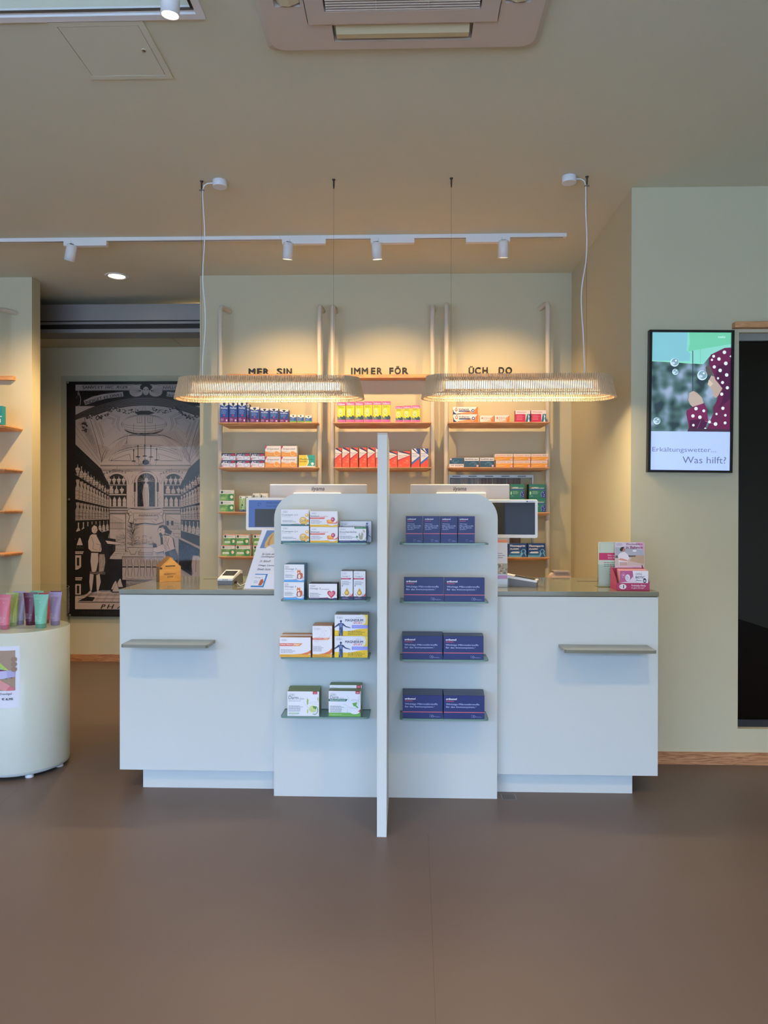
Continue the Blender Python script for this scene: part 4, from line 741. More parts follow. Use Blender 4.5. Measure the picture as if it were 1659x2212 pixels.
deep(d_bio, 474.6, 505.2, ZC+E_, 23.6, 4, .0175, 'green cream-topped box, lower layer, left third shelf,', 'green and cream boxes, third shelf')
deep(d_bio, 475, 505.4, ZC+2*E_+hgt(23.6), 23.2, 4, .0175, 'green cream-topped box, upper layer, left third shelf,', 'green and cream boxes, third shelf')
rowof(d_bio3, ((517, 530.2), (530.8, 544)), ZC, 34.2, .04, 'tall pale green box with figures, %s one, beside the customer display', 'tall pale green boxes')
rowof(d_bio, ((545.8, 561.4), (562, 579)), ZC, 40, .045, 'green box peeking over the left customer display, %s one', 'green boxes behind the customer display')
grid(d_bio2, [((478, 507.8), (508.6, 540.8)), ((482.6, 508.8), (509.4, 538))], ('lower', 'upper'), ZD, 23.6, .1, 'orange-edged green box, %s one of the %s pair, left fourth shelf', 'green boxes with orange edge')
grid(d_bio2, [((546.6, 575),), ((546.6, 575),)], ('lower', 'upper'), ZD, 23.6, .1, 'orange-edged green box behind the tilted leaflet board, %s one, %s layer', 'green boxes with orange edge')
for a, b in ((1101.2, 1133), (1142.4, 1178.4)):
    for r_ in (0, 1):
        if a < 1110 and r_ == 0: pass
        carton(d_asp, a, b, ZC+E_*(1+r_)+hgt(30*(r_+1)), ZC+E_*(1+r_)+hgt(30*r_), BY, .09, 'dark green and navy box, %s of the %s stack, right third shelf' % (('lower', 'upper')[r_], 'left' if a < 1110 else 'right'), 'dark green and navy boxes', body=mat('carton_darkgreen', (24, 90, 76), .5))
rowof(d_thom, ((1098.4, 1138), (1139.8, 1178.4)), ZD, 29.6, .06, 'blue box with white slanted lettering, %s of the pair on the right fourth shelf', 'blue boxes, right fourth shelf', body=mat('carton_navy', (36, 50, 96), .5))
carton(d_teal, -22, 4.6, at(0, 914, Y=BY).z+hgt(38), at(0, 917, Y=BY).z, BY, .05, 'teal box on the shelf cut off by the left edge', None, body=mat('carton_teal', (36, 130, 140), .5))
# ================================================================== CARTONS ON THE GLASS SHELVES
BF_ = 3.31
def h2(px): return px/F*BF_
def gbox(design, a, b, z, hpx, lab, group=None, Y=BF_, depth=.06, **k):
    return carton(design, a, b, z+E_+h2(hpx), z+E_, Y, depth, lab, group, **k)
z = GL[0]
tb = mat('carton_tealside', (60, 110, 118), .5)
gbox(d_q10, 607.2, 667.8, z, 36, 'white box with gold bubbles and teal base, lower of the stacked pair', 'white boxes with gold bubbles', depth=.06, body=CARD)
gbox(d_q10, 607, 667.4, z+h2(36)+E_, 35.6, 'white box with gold bubbles and teal base, upper of the stacked pair', 'white boxes with gold bubbles', depth=.06, body=CARD)
gbox(d_immun, 669.8, 730.2, z, 34, 'white and yellow box with melon picture, lower of the stacked pair', 'white and yellow boxes with fruit', depth=.055)
gbox(d_immun, 669.2, 729.4, z+h2(34)+E_, 34, 'white and yellow box with melon picture, upper of the stacked pair', 'white and yellow boxes with fruit', depth=.055)
gbox(d_knochen, 731.8, 791.4, z, 34, 'white box with navy base and bone picture, on the top glass shelf', depth=.05, body=mat('carton_blueside', (44, 62, 110), .5))
gbox(d_knorpel, 734.4, 802.6, z, 46.5, 'pale blue-white box with skeleton figure, behind the bone picture box', Y=3.372, depth=.055, body=mat('carton_blueside', (44, 62, 110), .5))
z = GL[1]; lb_ = mat('carton_skyside', (92, 138, 170), .5)
gbox(d_om_junior, 613, 657, z, 38.4, 'white box with squirrel picture, lower of the stacked pair', 'white boxes with squirrel', depth=.11, body=lb_)
gbox(d_om_junior, 614, 657.6, z+h2(38.4)+E_, 38, 'white box with squirrel picture, upper of the stacked pair', 'white boxes with squirrel', depth=.11, body=lb_)
gbox(d_om_complex, 667, 728.6, z, 35, 'white box with red heart picture and navy base', depth=.09, body=mat('carton_darkside', (50, 52, 64), .5))
for i, (a, b) in enumerate(((736.4, 762.6), (763.6, 790))): gbox(d_om_oil, a, b, z, 62.6, 'tall slim white box with golden drop, %s of the pair' % ordl(i, 2), 'tall white boxes with golden drop', depth=.09, body=mat('carton_greyside', (150, 144, 138), .5))
z = GL[2]; ob = mat('carton_ochreside', (196, 150, 100), .5)
gbox(d_haut, 604.4, 671.8, z, 43.2, 'white and orange landscape box, front left on the third glass shelf', 'white and orange landscape boxes', depth=.05, body=ob)
gbox(d_haut, 608, 675, z, 44.6, 'white and orange landscape box standing behind its twin', 'white and orange landscape boxes', Y=BF_+.056, depth=.05, body=ob)
gbox(d_haut2, 675, 718, z, 68.6, 'tall white and orange box with face drawing, middle of the third glass shelf', depth=.1, body=ob)
mg = mat('carton_magside', (170, 166, 156), .5)
gbox(d_magnes, 722.8, 795, z, 46.6, 'white and yellow box with blue athlete, lower of the stacked pair', 'white and yellow athlete boxes', depth=.1, body=mg)
gbox(d_magnes, 723, 795, z+h2(46.6)+E_, 46.4, 'white and yellow box with blue athlete, upper of the stacked pair', 'white and yellow athlete boxes', depth=.1, body=mg)
z = GL[3]; gr = mat('carton_oliveside', (112, 136, 84), .5); YB = BF_+.0
gbox(d_darm, 621, 690, z-.0, 54, 'white and green box with leaf drawings, front left on the lowest glass shelf', 'white boxes with leaves and green arrow', depth=.055, body=gr)
gbox(d_darm, 623, 692, z, 53.5, 'white and green box hidden behind the leaf drawing box', 'white boxes with leaves and green arrow', Y=BF_+.057, depth=.055, body=gr)
gbox(d_darm2, 710.2, 779.8, z, 55.6, 'white box with dark green band and green base, front right on the lowest glass shelf', 'white boxes with green band and base', depth=.055, body=gr)
gbox(d_darm2, 712.4, 782, z, 62, 'white box with dark green band, slightly higher behind its twin', 'white boxes with green band and base', Y=BF_+.057, depth=.055, body=gr)
nv = mat('carton_deepnavy', (42, 52, 92), .35)
for i, (a, b) in enumerate(((876.6, 913), (914.4, 950.8), (952, 988), (989.2, 1026))):
    gbox(d_ortho_s, a, b, GR[0], 58, 'small upright navy box, %s of four on the top right glass shelf' % ordl(i, 4), 'small upright navy boxes', depth=.05, body=nv)
for r_, (n, hh, cols) in enumerate((((1, 1), 51.6, ((872.6, 959.2), (960.4, 1047.4))), ((4, 3), 50.6, ((869.4, 956.6), (958.2, 1045.4))), ((4, 4), 50.4, ((870.2, 957.4), (959.2, 1047.6))))):
    nm = ('second', 'third', 'lowest')[r_]
    for i, (a, b) in enumerate(cols):
        sh_ = .5*(-1 if i else 0)
        for j in range(n[i]):
            ps = 'front' if j == 0 else ('second', 'third', 'fourth')[j-1]
            gbox(d_ortho, a+sh_*j*1.2, b+sh_*j*1.2, GR[r_+1], hh, 'wide navy box, %s one in the %s row on the %s right glass shelf' % (ps, ('left', 'right')[i], nm), 'wide navy boxes on the %s glass shelf' % nm, Y=BF_+j*.0305-(.0 if 1 else 0), depth=.0295, body=nv)
# ================================================================== WALL SCREEN
TYF = RW-.034
a_, b_ = at(1399.5, 1018, Y=TYF), at(1582.5, 1018, Y=TYF); zt_, zb0 = at(1494, 711.5, Y=TYF).z, at(1492, 1019.5, Y=TYF).z
W, Hh = b_.x-a_.x, zt_-zb0
T = thing('wall_screen', 'upright black-framed screen on the wall showing a child under an umbrella', 'screen', (a_.x, TYF, zb0)); T.rotation_euler = (0, .011, 0)
bx, bt, bb_ = .014, .012, .012
fr_ = MB(); fr_.box(0, W, 0, .032, 0, bb_, BLACK).box(0, W, 0, .032, Hh-bt, Hh, BLACK).box(0, bx, 0, .032, bb_, Hh-bt, BLACK).box(W-bx, W, 0, .032, bb_, Hh-bt, BLACK).box(bx, W-bx, .01, .032, bb_, Hh-bt, BLACK).build('frame', T)
iw, ih = W-2*bx, Hh-bt-bb_
bok = bpy.data.materials.new('screen_blur'); bok.use_nodes = True; nt = bok.node_tree; B = nt.nodes['Principled BSDF']
tc = nt.nodes.new('ShaderNodeTexCoord'); n = nt.nodes.new('ShaderNodeTexNoise'); n.inputs['Scale'].default_value = 13; n.inputs['Detail'].default_value = 1; cr = nt.nodes.new('ShaderNodeValToRGB')
for p_, c_ in ((.36, (44, 66, 76)), (.46, (78, 112, 112)), (.54, (104, 134, 150)), (.66, (160, 182, 214))):
    e = cr.color_ramp.elements.new(p_) ; e.color = (*lin(c_), 1)
nt.links.new(tc.outputs['Object'], n.inputs['Vector']); nt.links.new(n.outputs['Fac'], cr.inputs[0]); nt.links.new(cr.outputs[0], B.inputs['Emission Color']); B.inputs['Emission Strength'].default_value = .42; B.inputs['Base Color'].default_value = (0, 0, 0, 1)
cr.color_ramp.elements.remove(cr.color_ramp.elements[0]); cr.color_ramp.elements.remove(cr.color_ramp.elements[-1])
g = G(iw/985, -ih/1720, y0=.0098, em=.36, ox=bx, oz=Hh-bt)     # drawn in photo-zoom units: x 0..985, y 0..1720 downwards
def q(*p): return [(p[i]-215, p[i+1]-205) for i in range(0, len(p), 2)]
g.rect(0, 0, 985, 1720, bok)
g.poly(q(215, 205, 1200, 205, 1200, 520, 940, 500, 860, 600, 700, 590, 215, 565), (126, 196, 178)); g.poly(q(215, 205, 660, 205, 650, 430, 700, 470, 690, 560, 215, 560), (120, 178, 184)); g.poly(q(680, 205, 1200, 205, 1200, 345, 670, 440, 690, 330), (104, 186, 150)); g.line(q(215, 562, 480, 575, 700, 592, 850, 590), .0012, (150, 220, 150))
g.rect(0, 0, 0, 0, (0, 0, 0)) if 0 else None
g.line(q(727, 430, 735, 940), .004, (40, 46, 66)); g.line(q(822, 410, 826, 650), .0015, (90, 160, 120))
def bub(x, y, r):
    g.ell(x-215, y-205, r, r, (196, 214, 226), 20); g.ell(x-215+r*.1, y-205-r*.1, r*.82, r*.82, (118, 150, 160), 20); g.ell(x-215-r*.3, y-205+r*.2, r*.4, r*.3, (180, 200, 210), 12); g.ell(x-215+r*.3, y-205-r*.4, r*.2, r*.2, (230, 236, 240), 8)
bub(503, 578, 54); bub(513, 697, 38); bub(848, 738, 62); bub(292, 1312, 44)
MA, MD = (96, 30, 70), (70, 22, 60)
g.poly(q(930, 600, 885, 640, 905, 720, 950, 745, 1000, 700), (84, 74, 74))                                   # hair
g.poly(q(945, 770, 915, 850, 950, 890, 975, 925, 985, 990, 1020, 1020, 1060, 980, 1110, 880, 1040, 770, 960, 740), (172, 150, 136))   # face
g.poly(q(930, 790, 918, 850, 950, 880, 985, 840), (196, 178, 160))
g.poly(q(1200, 390, 1120, 395, 1030, 440, 950, 480, 925, 540, 935, 610, 980, 700, 1010, 790, 1060, 850, 1100, 900, 1050, 990, 1030, 1060, 985, 1150, 1000, 1200, 960, 1290, 900, 1440, 1200, 1440), MA)
g.poly(q(1040, 620, 1010, 760, 1100, 900, 1110, 1020, 1060, 1150, 1200, 1030, 1200, 560), MD)
g.poly(q(690, 960, 680, 1050, 700, 1100, 740, 1140, 870, 1085, 850, 1020, 790, 960, 740, 935), (176, 156, 142)); g.line(q(700, 1000, 760, 960, 800, 980), .0012, (120, 100, 96))   # hand
g.poly(q(740, 1130, 880, 1085, 910, 1160, 930, 1300, 880, 1440, 680, 1440, 690, 1380, 655, 1220, 660, 1180), (110, 34, 76)); g.poly(q(700, 1300, 860, 1280, 920, 1330, 880, 1440, 700, 1440), MD)
for x, y, r in ((1118, 450, 22), (985, 500, 18), (965, 545, 14), (1052, 534, 21), (1137, 588, 23), (995, 633, 20), (1068, 676, 22), (1150, 732, 22), (1100, 827, 19), (1160, 892, 20), (1092, 972, 20), (1043, 775, 14), (1193, 500, 10), (775, 1155, 22), (872, 1182, 18), (738, 1247, 21), (825, 1262, 22), (745, 1362, 16), (1020, 1345, 23), (1140, 1235, 16), (1108, 1148, 20), (1138, 1330, 18), (945, 1320, 18), (1030, 1220, 14), (893, 1405, 14), (948, 1420, 14)):
    g.ell(x-215, y-205, r, r*1.02, (208, 216, 212), 14)
g.line(q(840, 1300, 780, 1430), .0012, (190, 150, 180)); g.line(q(890, 1310, 1000, 1345), .001, (200, 180, 200)); g.line(q(1100, 905, 1180, 780), .001, (150, 70, 110))
g.poly(q(670, 1440, 1200, 1440, 1200, 1412, 690, 1400), (60, 40, 60))
g.rect(0, 1237, 985, 1720, (164, 184, 236)); g.y += 0
T1, T2 = (98, 108, 134), (92, 100, 124)
gg = G(iw/985, ih/1720, y0=.0060, em=.36, ox=bx, oz=bb_)
def tx(t, x, yb_, w_, h_, c, **k):                # text in the y-down frame: flip through a helper graphic
    gg.text(t, x-215, 1925-yb_, w_, h_, c, **k)
g.build('picture', T)
tx('Erkältungswetter...', 238, 1715, 792, 76, T1, res=3); tx('Was hilft?', 615, 1838, 540, 84, T2, res=3); tx('tsalo', 1035, 272, 90, 24, (214, 226, 230)); tag(gg.build('screen_text', T), None, None, None, 'stuff')
# ================================================================== ENGRAVING POSTER
PK = (186, 166, 158); INK_ = (26, 20, 24); K = 1/3.951/F*(PW-.03)
PYF = PW-.03
org = at(60, 800, Y=PYF)
BL = mat('poster_black', (22, 17, 18), .5); PKM = mat('poster_paper', PK, .55)
T = thing('engraving_poster', 'large black and white engraving of an old pharmacy interior in the corridor', 'poster', (org.x, PYF, org.z))
MB().box(337*K, 1700*K, .008, .012, -2130*K, -97*K, BL).build('backing', T)
g = G(K, -K, y0=.0078, dy=.000007)
rn = random.Random(5)
PKC, IKC = PKM, BL
g.rect(415, 124, 1630, 2066, PKC)
def wl(pts, w_=3, c=IKC, closed=False): g.line(pts, w_*K, c, closed)
def mir(pts): return [(2044-x, y) for x, y in pts]
def both(f, pts, *a): f(pts, *a); f(mir(pts), *a)
def hatch(poly, ang, sp, w_, c=IKC, jit=.25, brk=.12):
    ca, sa = cos(radians(ang)), sin(radians(ang)); R_ = [(x*ca+y*sa, -x*sa+y*ca) for x, y in poly]; lo, hi = min(p[1] for p in R_), max(p[1] for p in R_); v = lo+sp/2
    while v < hi:
        xs = []
        for (x1, y1), (x2, y2) in zip(R_, R_[1:]+R_[:1]):
            if (y1 <= v) != (y2 <= v): xs.append(x1+(v-y1)*(x2-x1)/(y2-y1))
        xs.sort()
        for p0, p1 in zip(xs[::2], xs[1::2]):
            x = p0
            while x < p1:
                l = rn.uniform(25, 110); e_ = min(x+l, p1)
                P1, P2 = (x*ca-v*sa, x*sa+v*ca), (e_*ca-v*sa, e_*sa+v*ca); g.y += g.dy; wl([P1, P2], w_*rn.uniform(.6, 1.3), c); x = e_+rn.uniform(2, 12)*(rn.random() < .7)
        v += sp*rn.uniform(1-jit, 1+jit)
def blob(cx, cy, rx, ry, c=IKC, n=14, j=.2): g.poly([(cx+rx*cos(2*pi*i/n)*rn.uniform(1-j, 1), cy+ry*sin(2*pi*i/n)*rn.uniform(1-j, 1)) for i in range(n)], c)
def jar(cx, cy, w_, h_, kind=0, fill=PKC, lw=2.5):
    if kind == 0: P_ = [(-.5, 0), (-.5, -.55), (-.28, -.7), (-.28, -.82), (-.38, -.86), (-.38, -1), (.38, -1), (.38, -.86), (.28, -.82), (.28, -.7), (.5, -.55), (.5, 0)]
    elif kind == 1: P_ = [(-.35, 0), (-.5, -.2), (-.42, -.45), (-.12, -.65), (-.12, -.9), (-.18, -1), (.18, -1), (.12, -.9), (.12, -.65), (.42, -.45), (.5, -.2), (.35, 0)]
    else: P_ = [(-.22, 0), (-.2, -.12), (-.5, -.5), (-.46, -.62), (-.14, -.66), (-.06, -.95), (.06, -.95), (.14, -.66), (.46, -.62), (.5, -.5), (.2, -.12), (.22, 0)]
    q_ = [(cx+x*w_, cy+y*h_) for x, y in P_]; g.poly(q_, fill); wl(q_, lw, IKC, True); wl([(cx-w_*.44, cy-h_*.4), (cx+w_*.44, cy-h_*.4)], lw*.7); wl([(cx-w_*.44, cy-h_*.2), (cx+w_*.44, cy-h_*.2)], lw*.7)
# spandrels and arch band
g.rect(415, 176, 1630, 310, IKC)
for P_ in ([(470, 180), (860, 180), (760, 205), (600, 245), (480, 290)],): both(hatch, P_, 2, 7, 1.6, PKC)
arch = [(415+ (1214)*i/40, 0) for i in range(41)]
def ay(x, base, k_): return base+k_*((x-1022)/600)**2
band = [(x, ay(x, 232, 150)) for x, _ in arch]+[(x, ay(x, 305, 165)) for x, _ in arch[::-1]]
g.poly([(x, ay(x, 306, 165)) for x, _ in arch]+[(1630, 800), (415, 800)], PKC); g.poly(band, IKC)
for k_ in range(8):
    o_ = 240+k_*8; wl([(x, ay(x, o_, 150+k_*1.5)+rn.uniform(-1, 1)) for x, _ in arch], 1.3, PKC)
# scroll ornaments at the corner
for f in (lambda p: p, mir):
    wl(f([(425, 330), (455, 300), (462, 250), (448, 200), (430, 160)]), 5, PKC); wl(f([(440, 345), (452, 320), (446, 300), (430, 310)]), 4, PKC); wl(f([(420, 240), (440, 215), (436, 190)]), 6, PKC)
# banners
both(g.poly, [(470, 132), (905, 132), (905, 170), (478, 176), (490, 158)], PKC); both(wl, [(470, 132), (905, 132), (905, 171), (478, 177), (490, 158)], 2.5, IKC, True)
both(g.poly, [(486, 262), (560, 228), (660, 205), (830, 186), (836, 228), (700, 244), (600, 268), (500, 302)], PKC); both(wl, [(486, 262), (560, 228), (660, 205), (830, 186), (836, 228), (700, 244), (600, 268), (500, 302)], 2.5, IKC, True)
TG = G(K, K, y0=.0012, ox=0, oz=0)
def tt(t, x, y, w_, h_, rot=0, **k): TG.text(t, x, -y, w_, h_, BL, rot=rot, **k)
tt('SANVS', 480, 161, 122, 24, bold=.02); tt('ET', 614, 161, 46, 22, bold=.02); tt('HVC', 680, 161, 70, 22, bold=.02); tt('ÆGER', 770, 161, 108, 22, bold=.02)
tt('NVLLO', 1183, 165, 130, 24, bold=.02)
tt('INDIGET', 510, 296, 150, 26, rot=17, bold=.02); tt('ET', 668, 250, 42, 24, rot=9, bold=.02); tt('DIVES', 722, 238, 106, 24, rot=7, bold=.02); tt('PAVPER', 1203, 226, 150, 22, rot=-7, bold=.01)
# cartouche with a face between two shells
for s_ in (-1, 1):
    cx = 1030+s_*85; g.ell(cx, 178, 62, 54, PKC, 26); wl([(cx+60*cos(i*pi/13), 178+52*sin(i*pi/13)) for i in range(27)], 3)
    for a in range(0, 190, 18): t_ = radians(a-90); wl([(1030+s_*40, 180), (cx+s_*56*cos(t_), 178+50*sin(t_))], 2.2)
blob(1030, 150, 60, 34); g.ell(1030, 180, 27, 38, PKC, 18); wl([(1030+27*cos(i*pi/9), 180+38*sin(i*pi/9)) for i in range(19)], 2.5)
for x in (1018, 1042): g.ell(x, 170, 6, 4, IKC, 8)
wl([(1030, 175), (1034, 190), (1028, 192)], 2); wl([(1020, 203), (1040, 203)], 3)
# vault: coffers, balcony, domes
for f in (lambda p: p, mir):
    wl(f([(530, 385), (560, 470), (600, 600), (645, 790)]), 4)
    wl(f([(520, 400), (640, 320), (740, 312), (880, 385)]), 3)
    for o_ in (0, 14, 40, 52):
        wl(f([(575+o_*1.1, 425+o_*.8), (660+o_*.1, 672-o_*2.2), (805-o_, 528-o_*.7), (785-o_, 468), (803-o_, 405+o_*.4), (715-o_*.3, 362+o_)]), 2.6, IKC, True)
    wl(f([(645, 790), (700, 690), (800, 590), (880, 545)]), 3.5)
    hatch(f([(655, 780), (720, 690), (800, 610), (860, 575), (800, 700)]), 110 if f([(0, 0)])[0][0] == 0 else 70, 8, 1.3)
    g.poly(f([(415, 430), (500, 400), (545, 480), (600, 620), (640, 790), (620, 830), (415, 640)]), PKC); hatch(f([(415, 430), (500, 400), (545, 480), (600, 620), (640, 790), (620, 830), (415, 640)]), 52 if f([(0, 0)])[0][0] == 0 else -52, 7, 2.6)
    wl(f([(415, 540), (640, 830)]), 6); wl(f([(415, 480), (645, 800)]), 5); wl(f([(415, 600), (640, 850)]), 4)
    # garland
    for i in range(90):
        t_ = rn.random(); x = 530+230*t_; y = 395+28*sin(pi*t_)-75*t_*t_; x = f([(x, 0)])[0][0]; r_ = 24*sin(pi*min(1, max(.12, t_)))+5; blob(x+rn.uniform(-6, 6), y+rn.uniform(-r_, r_)*.7, rn.uniform(5, 10), rn.uniform(3, 7), IKC if rn.random() < .72 else PKC, 6)
    for i in range(60):
        t_ = rn.random(); x = 770+190*t_; y = 330+30*sin(pi*t_); x = f([(x, 0)])[0][0]; blob(x, y+rn.uniform(-16, 16), rn.uniform(5, 9), rn.uniform(3, 7), IKC if rn.random() < .7 else PKC, 6)
    for i in range(40): blob(f([(495, 0)])[0][0]+rn.uniform(-22, 22), 495+rn.uniform(-45, 40), 8, 7, IKC if rn.random() < .8 else PKC, 6)
    wl(f([(497, 400), (497, 450)]), 4)
g.poly([(965, 345), (995, 305), (1045, 305), (1080, 348)], PKC); wl([(965, 345), (995, 305), (1045, 305), (1080, 348)], 2.5); wl([(1008, 305), (1000, 350)], 2); wl([(1022, 305), (1030, 350)], 2)
g.poly([(930, 365), (980, 352), (1060, 352), (1110, 372), (1060, 385), (960, 385)], IKC); [wl([(x, 380), (x-14, 405), (x+6, 408)], 3) for x in (965, 1040, 1070)]
g.ell(1015, 468, 196, 84, PKC, 36)
for rx, ry, w_ in ((196, 84, 4), (184, 76, 2.5)): wl([(1015+rx*cos(i*pi/22), 468+ry*sin(i*pi/22)) for i in range(45)], w_)
for k_ in range(4): wl([(1015+(180-k_*4)*cos(i*pi/20), 462+k_*15+(22+k_*8)*sin(i*pi/20)) for i in range(21)], 2.4)
for k_ in range(4): wl([(1015+190*cos(i*pi/20), 474+k_*4+76*sin(i*pi/20)) for i in range(3, 18)], 2)
for x in (925, 1115): wl([(x, 462), (x, 535)], 2.5)
for x in (975, 1068):
    wl([(x-20, 400), (x-20, 455), (x+20, 455), (x+20, 398)], 2.5); wl([(x, 400), (x, 452)], 2)
wl([(645, 795)]+[(1030+385*cos(radians(a)), 790-245*sin(radians(a))) for a in range(170, 9, -8)]+[(1415, 805)], 4)
wl([(860, 640), (870, 565), (1165, 565), (1300, 690), (1250, 672), (1160, 600)], 3); hatch([(790, 700), (870, 600), (880, 640), (1150, 640), (1200, 660), (1000, 645), (850, 690)], 4, 7, 1.4)
for r_ in ((300, 110), (320, 128)): wl([(1030+r_[0]*cos(radians(a)), 785-r_[1]*sin(radians(a))) for a in range(180, -1, -8)], 2.6)
wl([(720, 782), (890, 722), (900, 782)], 2.5, IKC, True); wl([(1350, 785), (1140, 722), (1150, 782)], 2.5, IKC, True)
# chandelier
wl([(1023, 400), (1023, 780)], 4); blob(1030, 795, 30, 24, IKC, 16, .05); hatch([(1005, 780), (1055, 780), (1050, 812), (1010, 812)], 30, 5, 1.2, PKC)
for x, y in ((925, 785), (962, 748), (1022, 742), (1075, 750), (1125, 775)):
    g.ell(x, y, 21, 5, IKC, 12); wl([(x, y), (x, y-82)], 5); g.ell(x, y-92, 5, 11, IKC, 8); wl([(x, y+4), ((x+1030)/2, 815), (1030, 800)], 3)
    wl([(x, y+4), (x+(12 if x < 1030 else -12), 830), (1010, 836)], 2.4)
# cornice
g.rect(640, 822, 1420, 868, PKC)
for y, w_ in ((822, 5), (830, 3), (846, 2.5), (858, 3)): wl([(635, y), (1425, y)], w_)
wl([(780, 830), (780, 872)], 2.5)
# rear wall with arched cupboards and statue niche
g.rect(640, 868, 1440, 1240, PKC)
for cx in (778, 1272):
    wl([(cx+104*cos(radians(a)), 985-108*sin(radians(a))) for a in range(180, -1, -9)], 3); P_ = [(cx-84, 1190), (cx-84, 975)]+[(cx+84*cos(radians(a)), 975-78*sin(radians(a))) for a in range(180, -1, -9)]+[(cx+84, 1190)]
    g.poly(P_, IKC); wl(P_, 4)
    for i in range(4): jar(cx-66+i*42, 985, 38, 75, 2)
    g.rect(cx-80, 988, cx+80, 994, PKC)
    for i in range(3): jar(cx-48+i*46, 1066, 40, 66, (0, 1, 2)[i])
    g.rect(cx-82, 1070, cx+82, 1080, PKC)
    for i in range(4): g.poly([(cx-78+i*43, 1176), (cx-78+i*43, 1120), (cx-63+i*43, 1092), (cx-48+i*43, 1120), (cx-48+i*43, 1176)], PKC); wl([(cx-78+i*43, 1140), (cx-48+i*43, 1140)], 2)
    g.rect(cx-92, 1178, cx+92, 1184, PKC); g.rect(cx-92, 1184, cx+92, 1190, IKC)
    for j, ch in enumerate('PRECI'): tt(ch, cx-112+j*24, 905-j*9+ (j-2)**2*0, 4 if ch == 'I' else 15, 17, bold=.02)
    for j, ch in enumerate('OSA'): tt(ch, cx+18+j*26, 873+j*10, 15, 17, bold=.02)
for y, w_ in ((1192, 4), (1200, 2), (1212, 7), (1226, 3), (1238, 4)): wl([(640, y), (1440, y)], w_)
wl([(935, 1180), (935, 960)]+[(1035+100*cos(radians(a)), 960-88*sin(radians(a))) for a in range(180, -1, -10)]+[(1135, 1180)], 5); P_ = [(958, 1178), (958, 960)]+[(1035+77*cos(radians(a)), 960-70*sin(radians(a))) for a in range(180, -1, -10)]+[(1112, 1178)]
g.poly(P_, IKC); hatch(P_, 90, 9, 2, PKC)
for a in range(0, 181, 15): wl([(1035, 960), (1035+70*cos(radians(a)), 960-64*sin(radians(a)))], 3, PKC)
g.poly([(1010, 1176), (1000, 1060), (1012, 990), (1030, 965), (1055, 990), (1062, 1080), (1060, 1176)], PKC); g.ell(1036, 950, 17, 20, PKC, 12); wl([(1010, 1176), (1000, 1060), (1012, 990), (1030, 965), (1055, 990), (1062, 1080), (1060, 1176)], 3)
for x in (1018, 1034, 1048): wl([(x, 1010), (x-6, 1170)], 2.4)
for s_ in (-1, 1):
    wl([(1035+s_*112, 900), (1035+s_*130, 930), (1035+s_*112, 950), (1035+s_*128, 985)], 4); g.rect(1035+s_*100-9, 970, 1035+s_*100+9, 1050, IKC); wl([(1035+s_*100, 1060), (1035+s_*124, 1090), (1035+s_*105, 1120), (1035+s_*122, 1150), (1035+s_*98, 1180)], 4)
# side shelving in perspective
for sgn, f in ((0, lambda p: p), (1, mir)):
    g.poly(f([(415, 640), (640, 850), (714, 1000), (714, 1400), (660, 1640), (415, 1640)]), IKC); g.poly(f([(415, 650), (640, 858), (712, 1000), (700, 985), (415, 700)]), IKC)
    hatch(f([(415, 655), (640, 862), (708, 985), (415, 715)]), 42 if not sgn else -42, 10, 2.4, PKC)
    rows_ = [((415, 770), (712, 1012)), ((415, 900), (712, 1078)), ((415, 1110), (712, 1180)), ((415, 1295), (712, 1285)), ((415, 1460), (712, 1380))]
    for k_ in range(4):
        (x0_, ya), (x1_, yb_) = rows_[k_][0], rows_[k_][1]; (_, yc), (_, yd) = rows_[k_+1][0], rows_[k_+1][1]
        n_ = 11 if k_ < 3 else 8
        for i in range(n_):
            t_ = (i+.5)/n_; t_ = t_**.85; x = x0_+(x1_-x0_)*t_; base = yc+(yd-yc)*t_; top_ = ya+(yb_-ya)*t_; w__ = (46-24*t_)*(11/n_)**.5; hh_ = (base-top_)*.84
            kind = (1 if i % 2 else 2, 0, 0, 1)[k_]
            if sgn: jar(2044-x, base-3, w__, hh_, kind, PKC, 3)
            else: jar(x, base-3, w__, hh_, kind, PKC, 3.4)
        g.y += g.dy*2; wl(f([(x0_, yc), (x1_, yd)]), 7, PKC); wl(f([(x0_, yc+6), (x1_, yd+6)]), 3, IKC)
for f in (lambda p: p, mir):
    hatch(f([(415, 900), (712, 1078), (712, 1180), (415, 1110)]), 28 if f([(0, 0)])[0][0] == 0 else -28, 10, 2.0); hatch(f([(415, 1120), (712, 1185), (712, 1285), (415, 1290)]), 8 if f([(0, 0)])[0][0] == 0 else -8, 9, 2.2); hatch(f([(415, 760), (712, 1010), (712, 1060), (415, 890)]), 40 if f([(0, 0)])[0][0] == 0 else -40, 11, 2.2)
    hatch(f([(610, 640), (650, 790), (720, 690), (700, 660)]), 80, 8, 1.3); hatch(f([(440, 450), (520, 440), (600, 640), (630, 780)]), -70 if f([(0, 0)])[0][0] == 0 else 70, 7, 1.6)
hatch([(1150, 540), (1290, 520), (1390, 640), (1400, 760), (1330, 660)], 62, 7, 1.4); hatch([(650, 860), (1430, 860), (1430, 876), (650, 876)], 2, 5, 1.4)
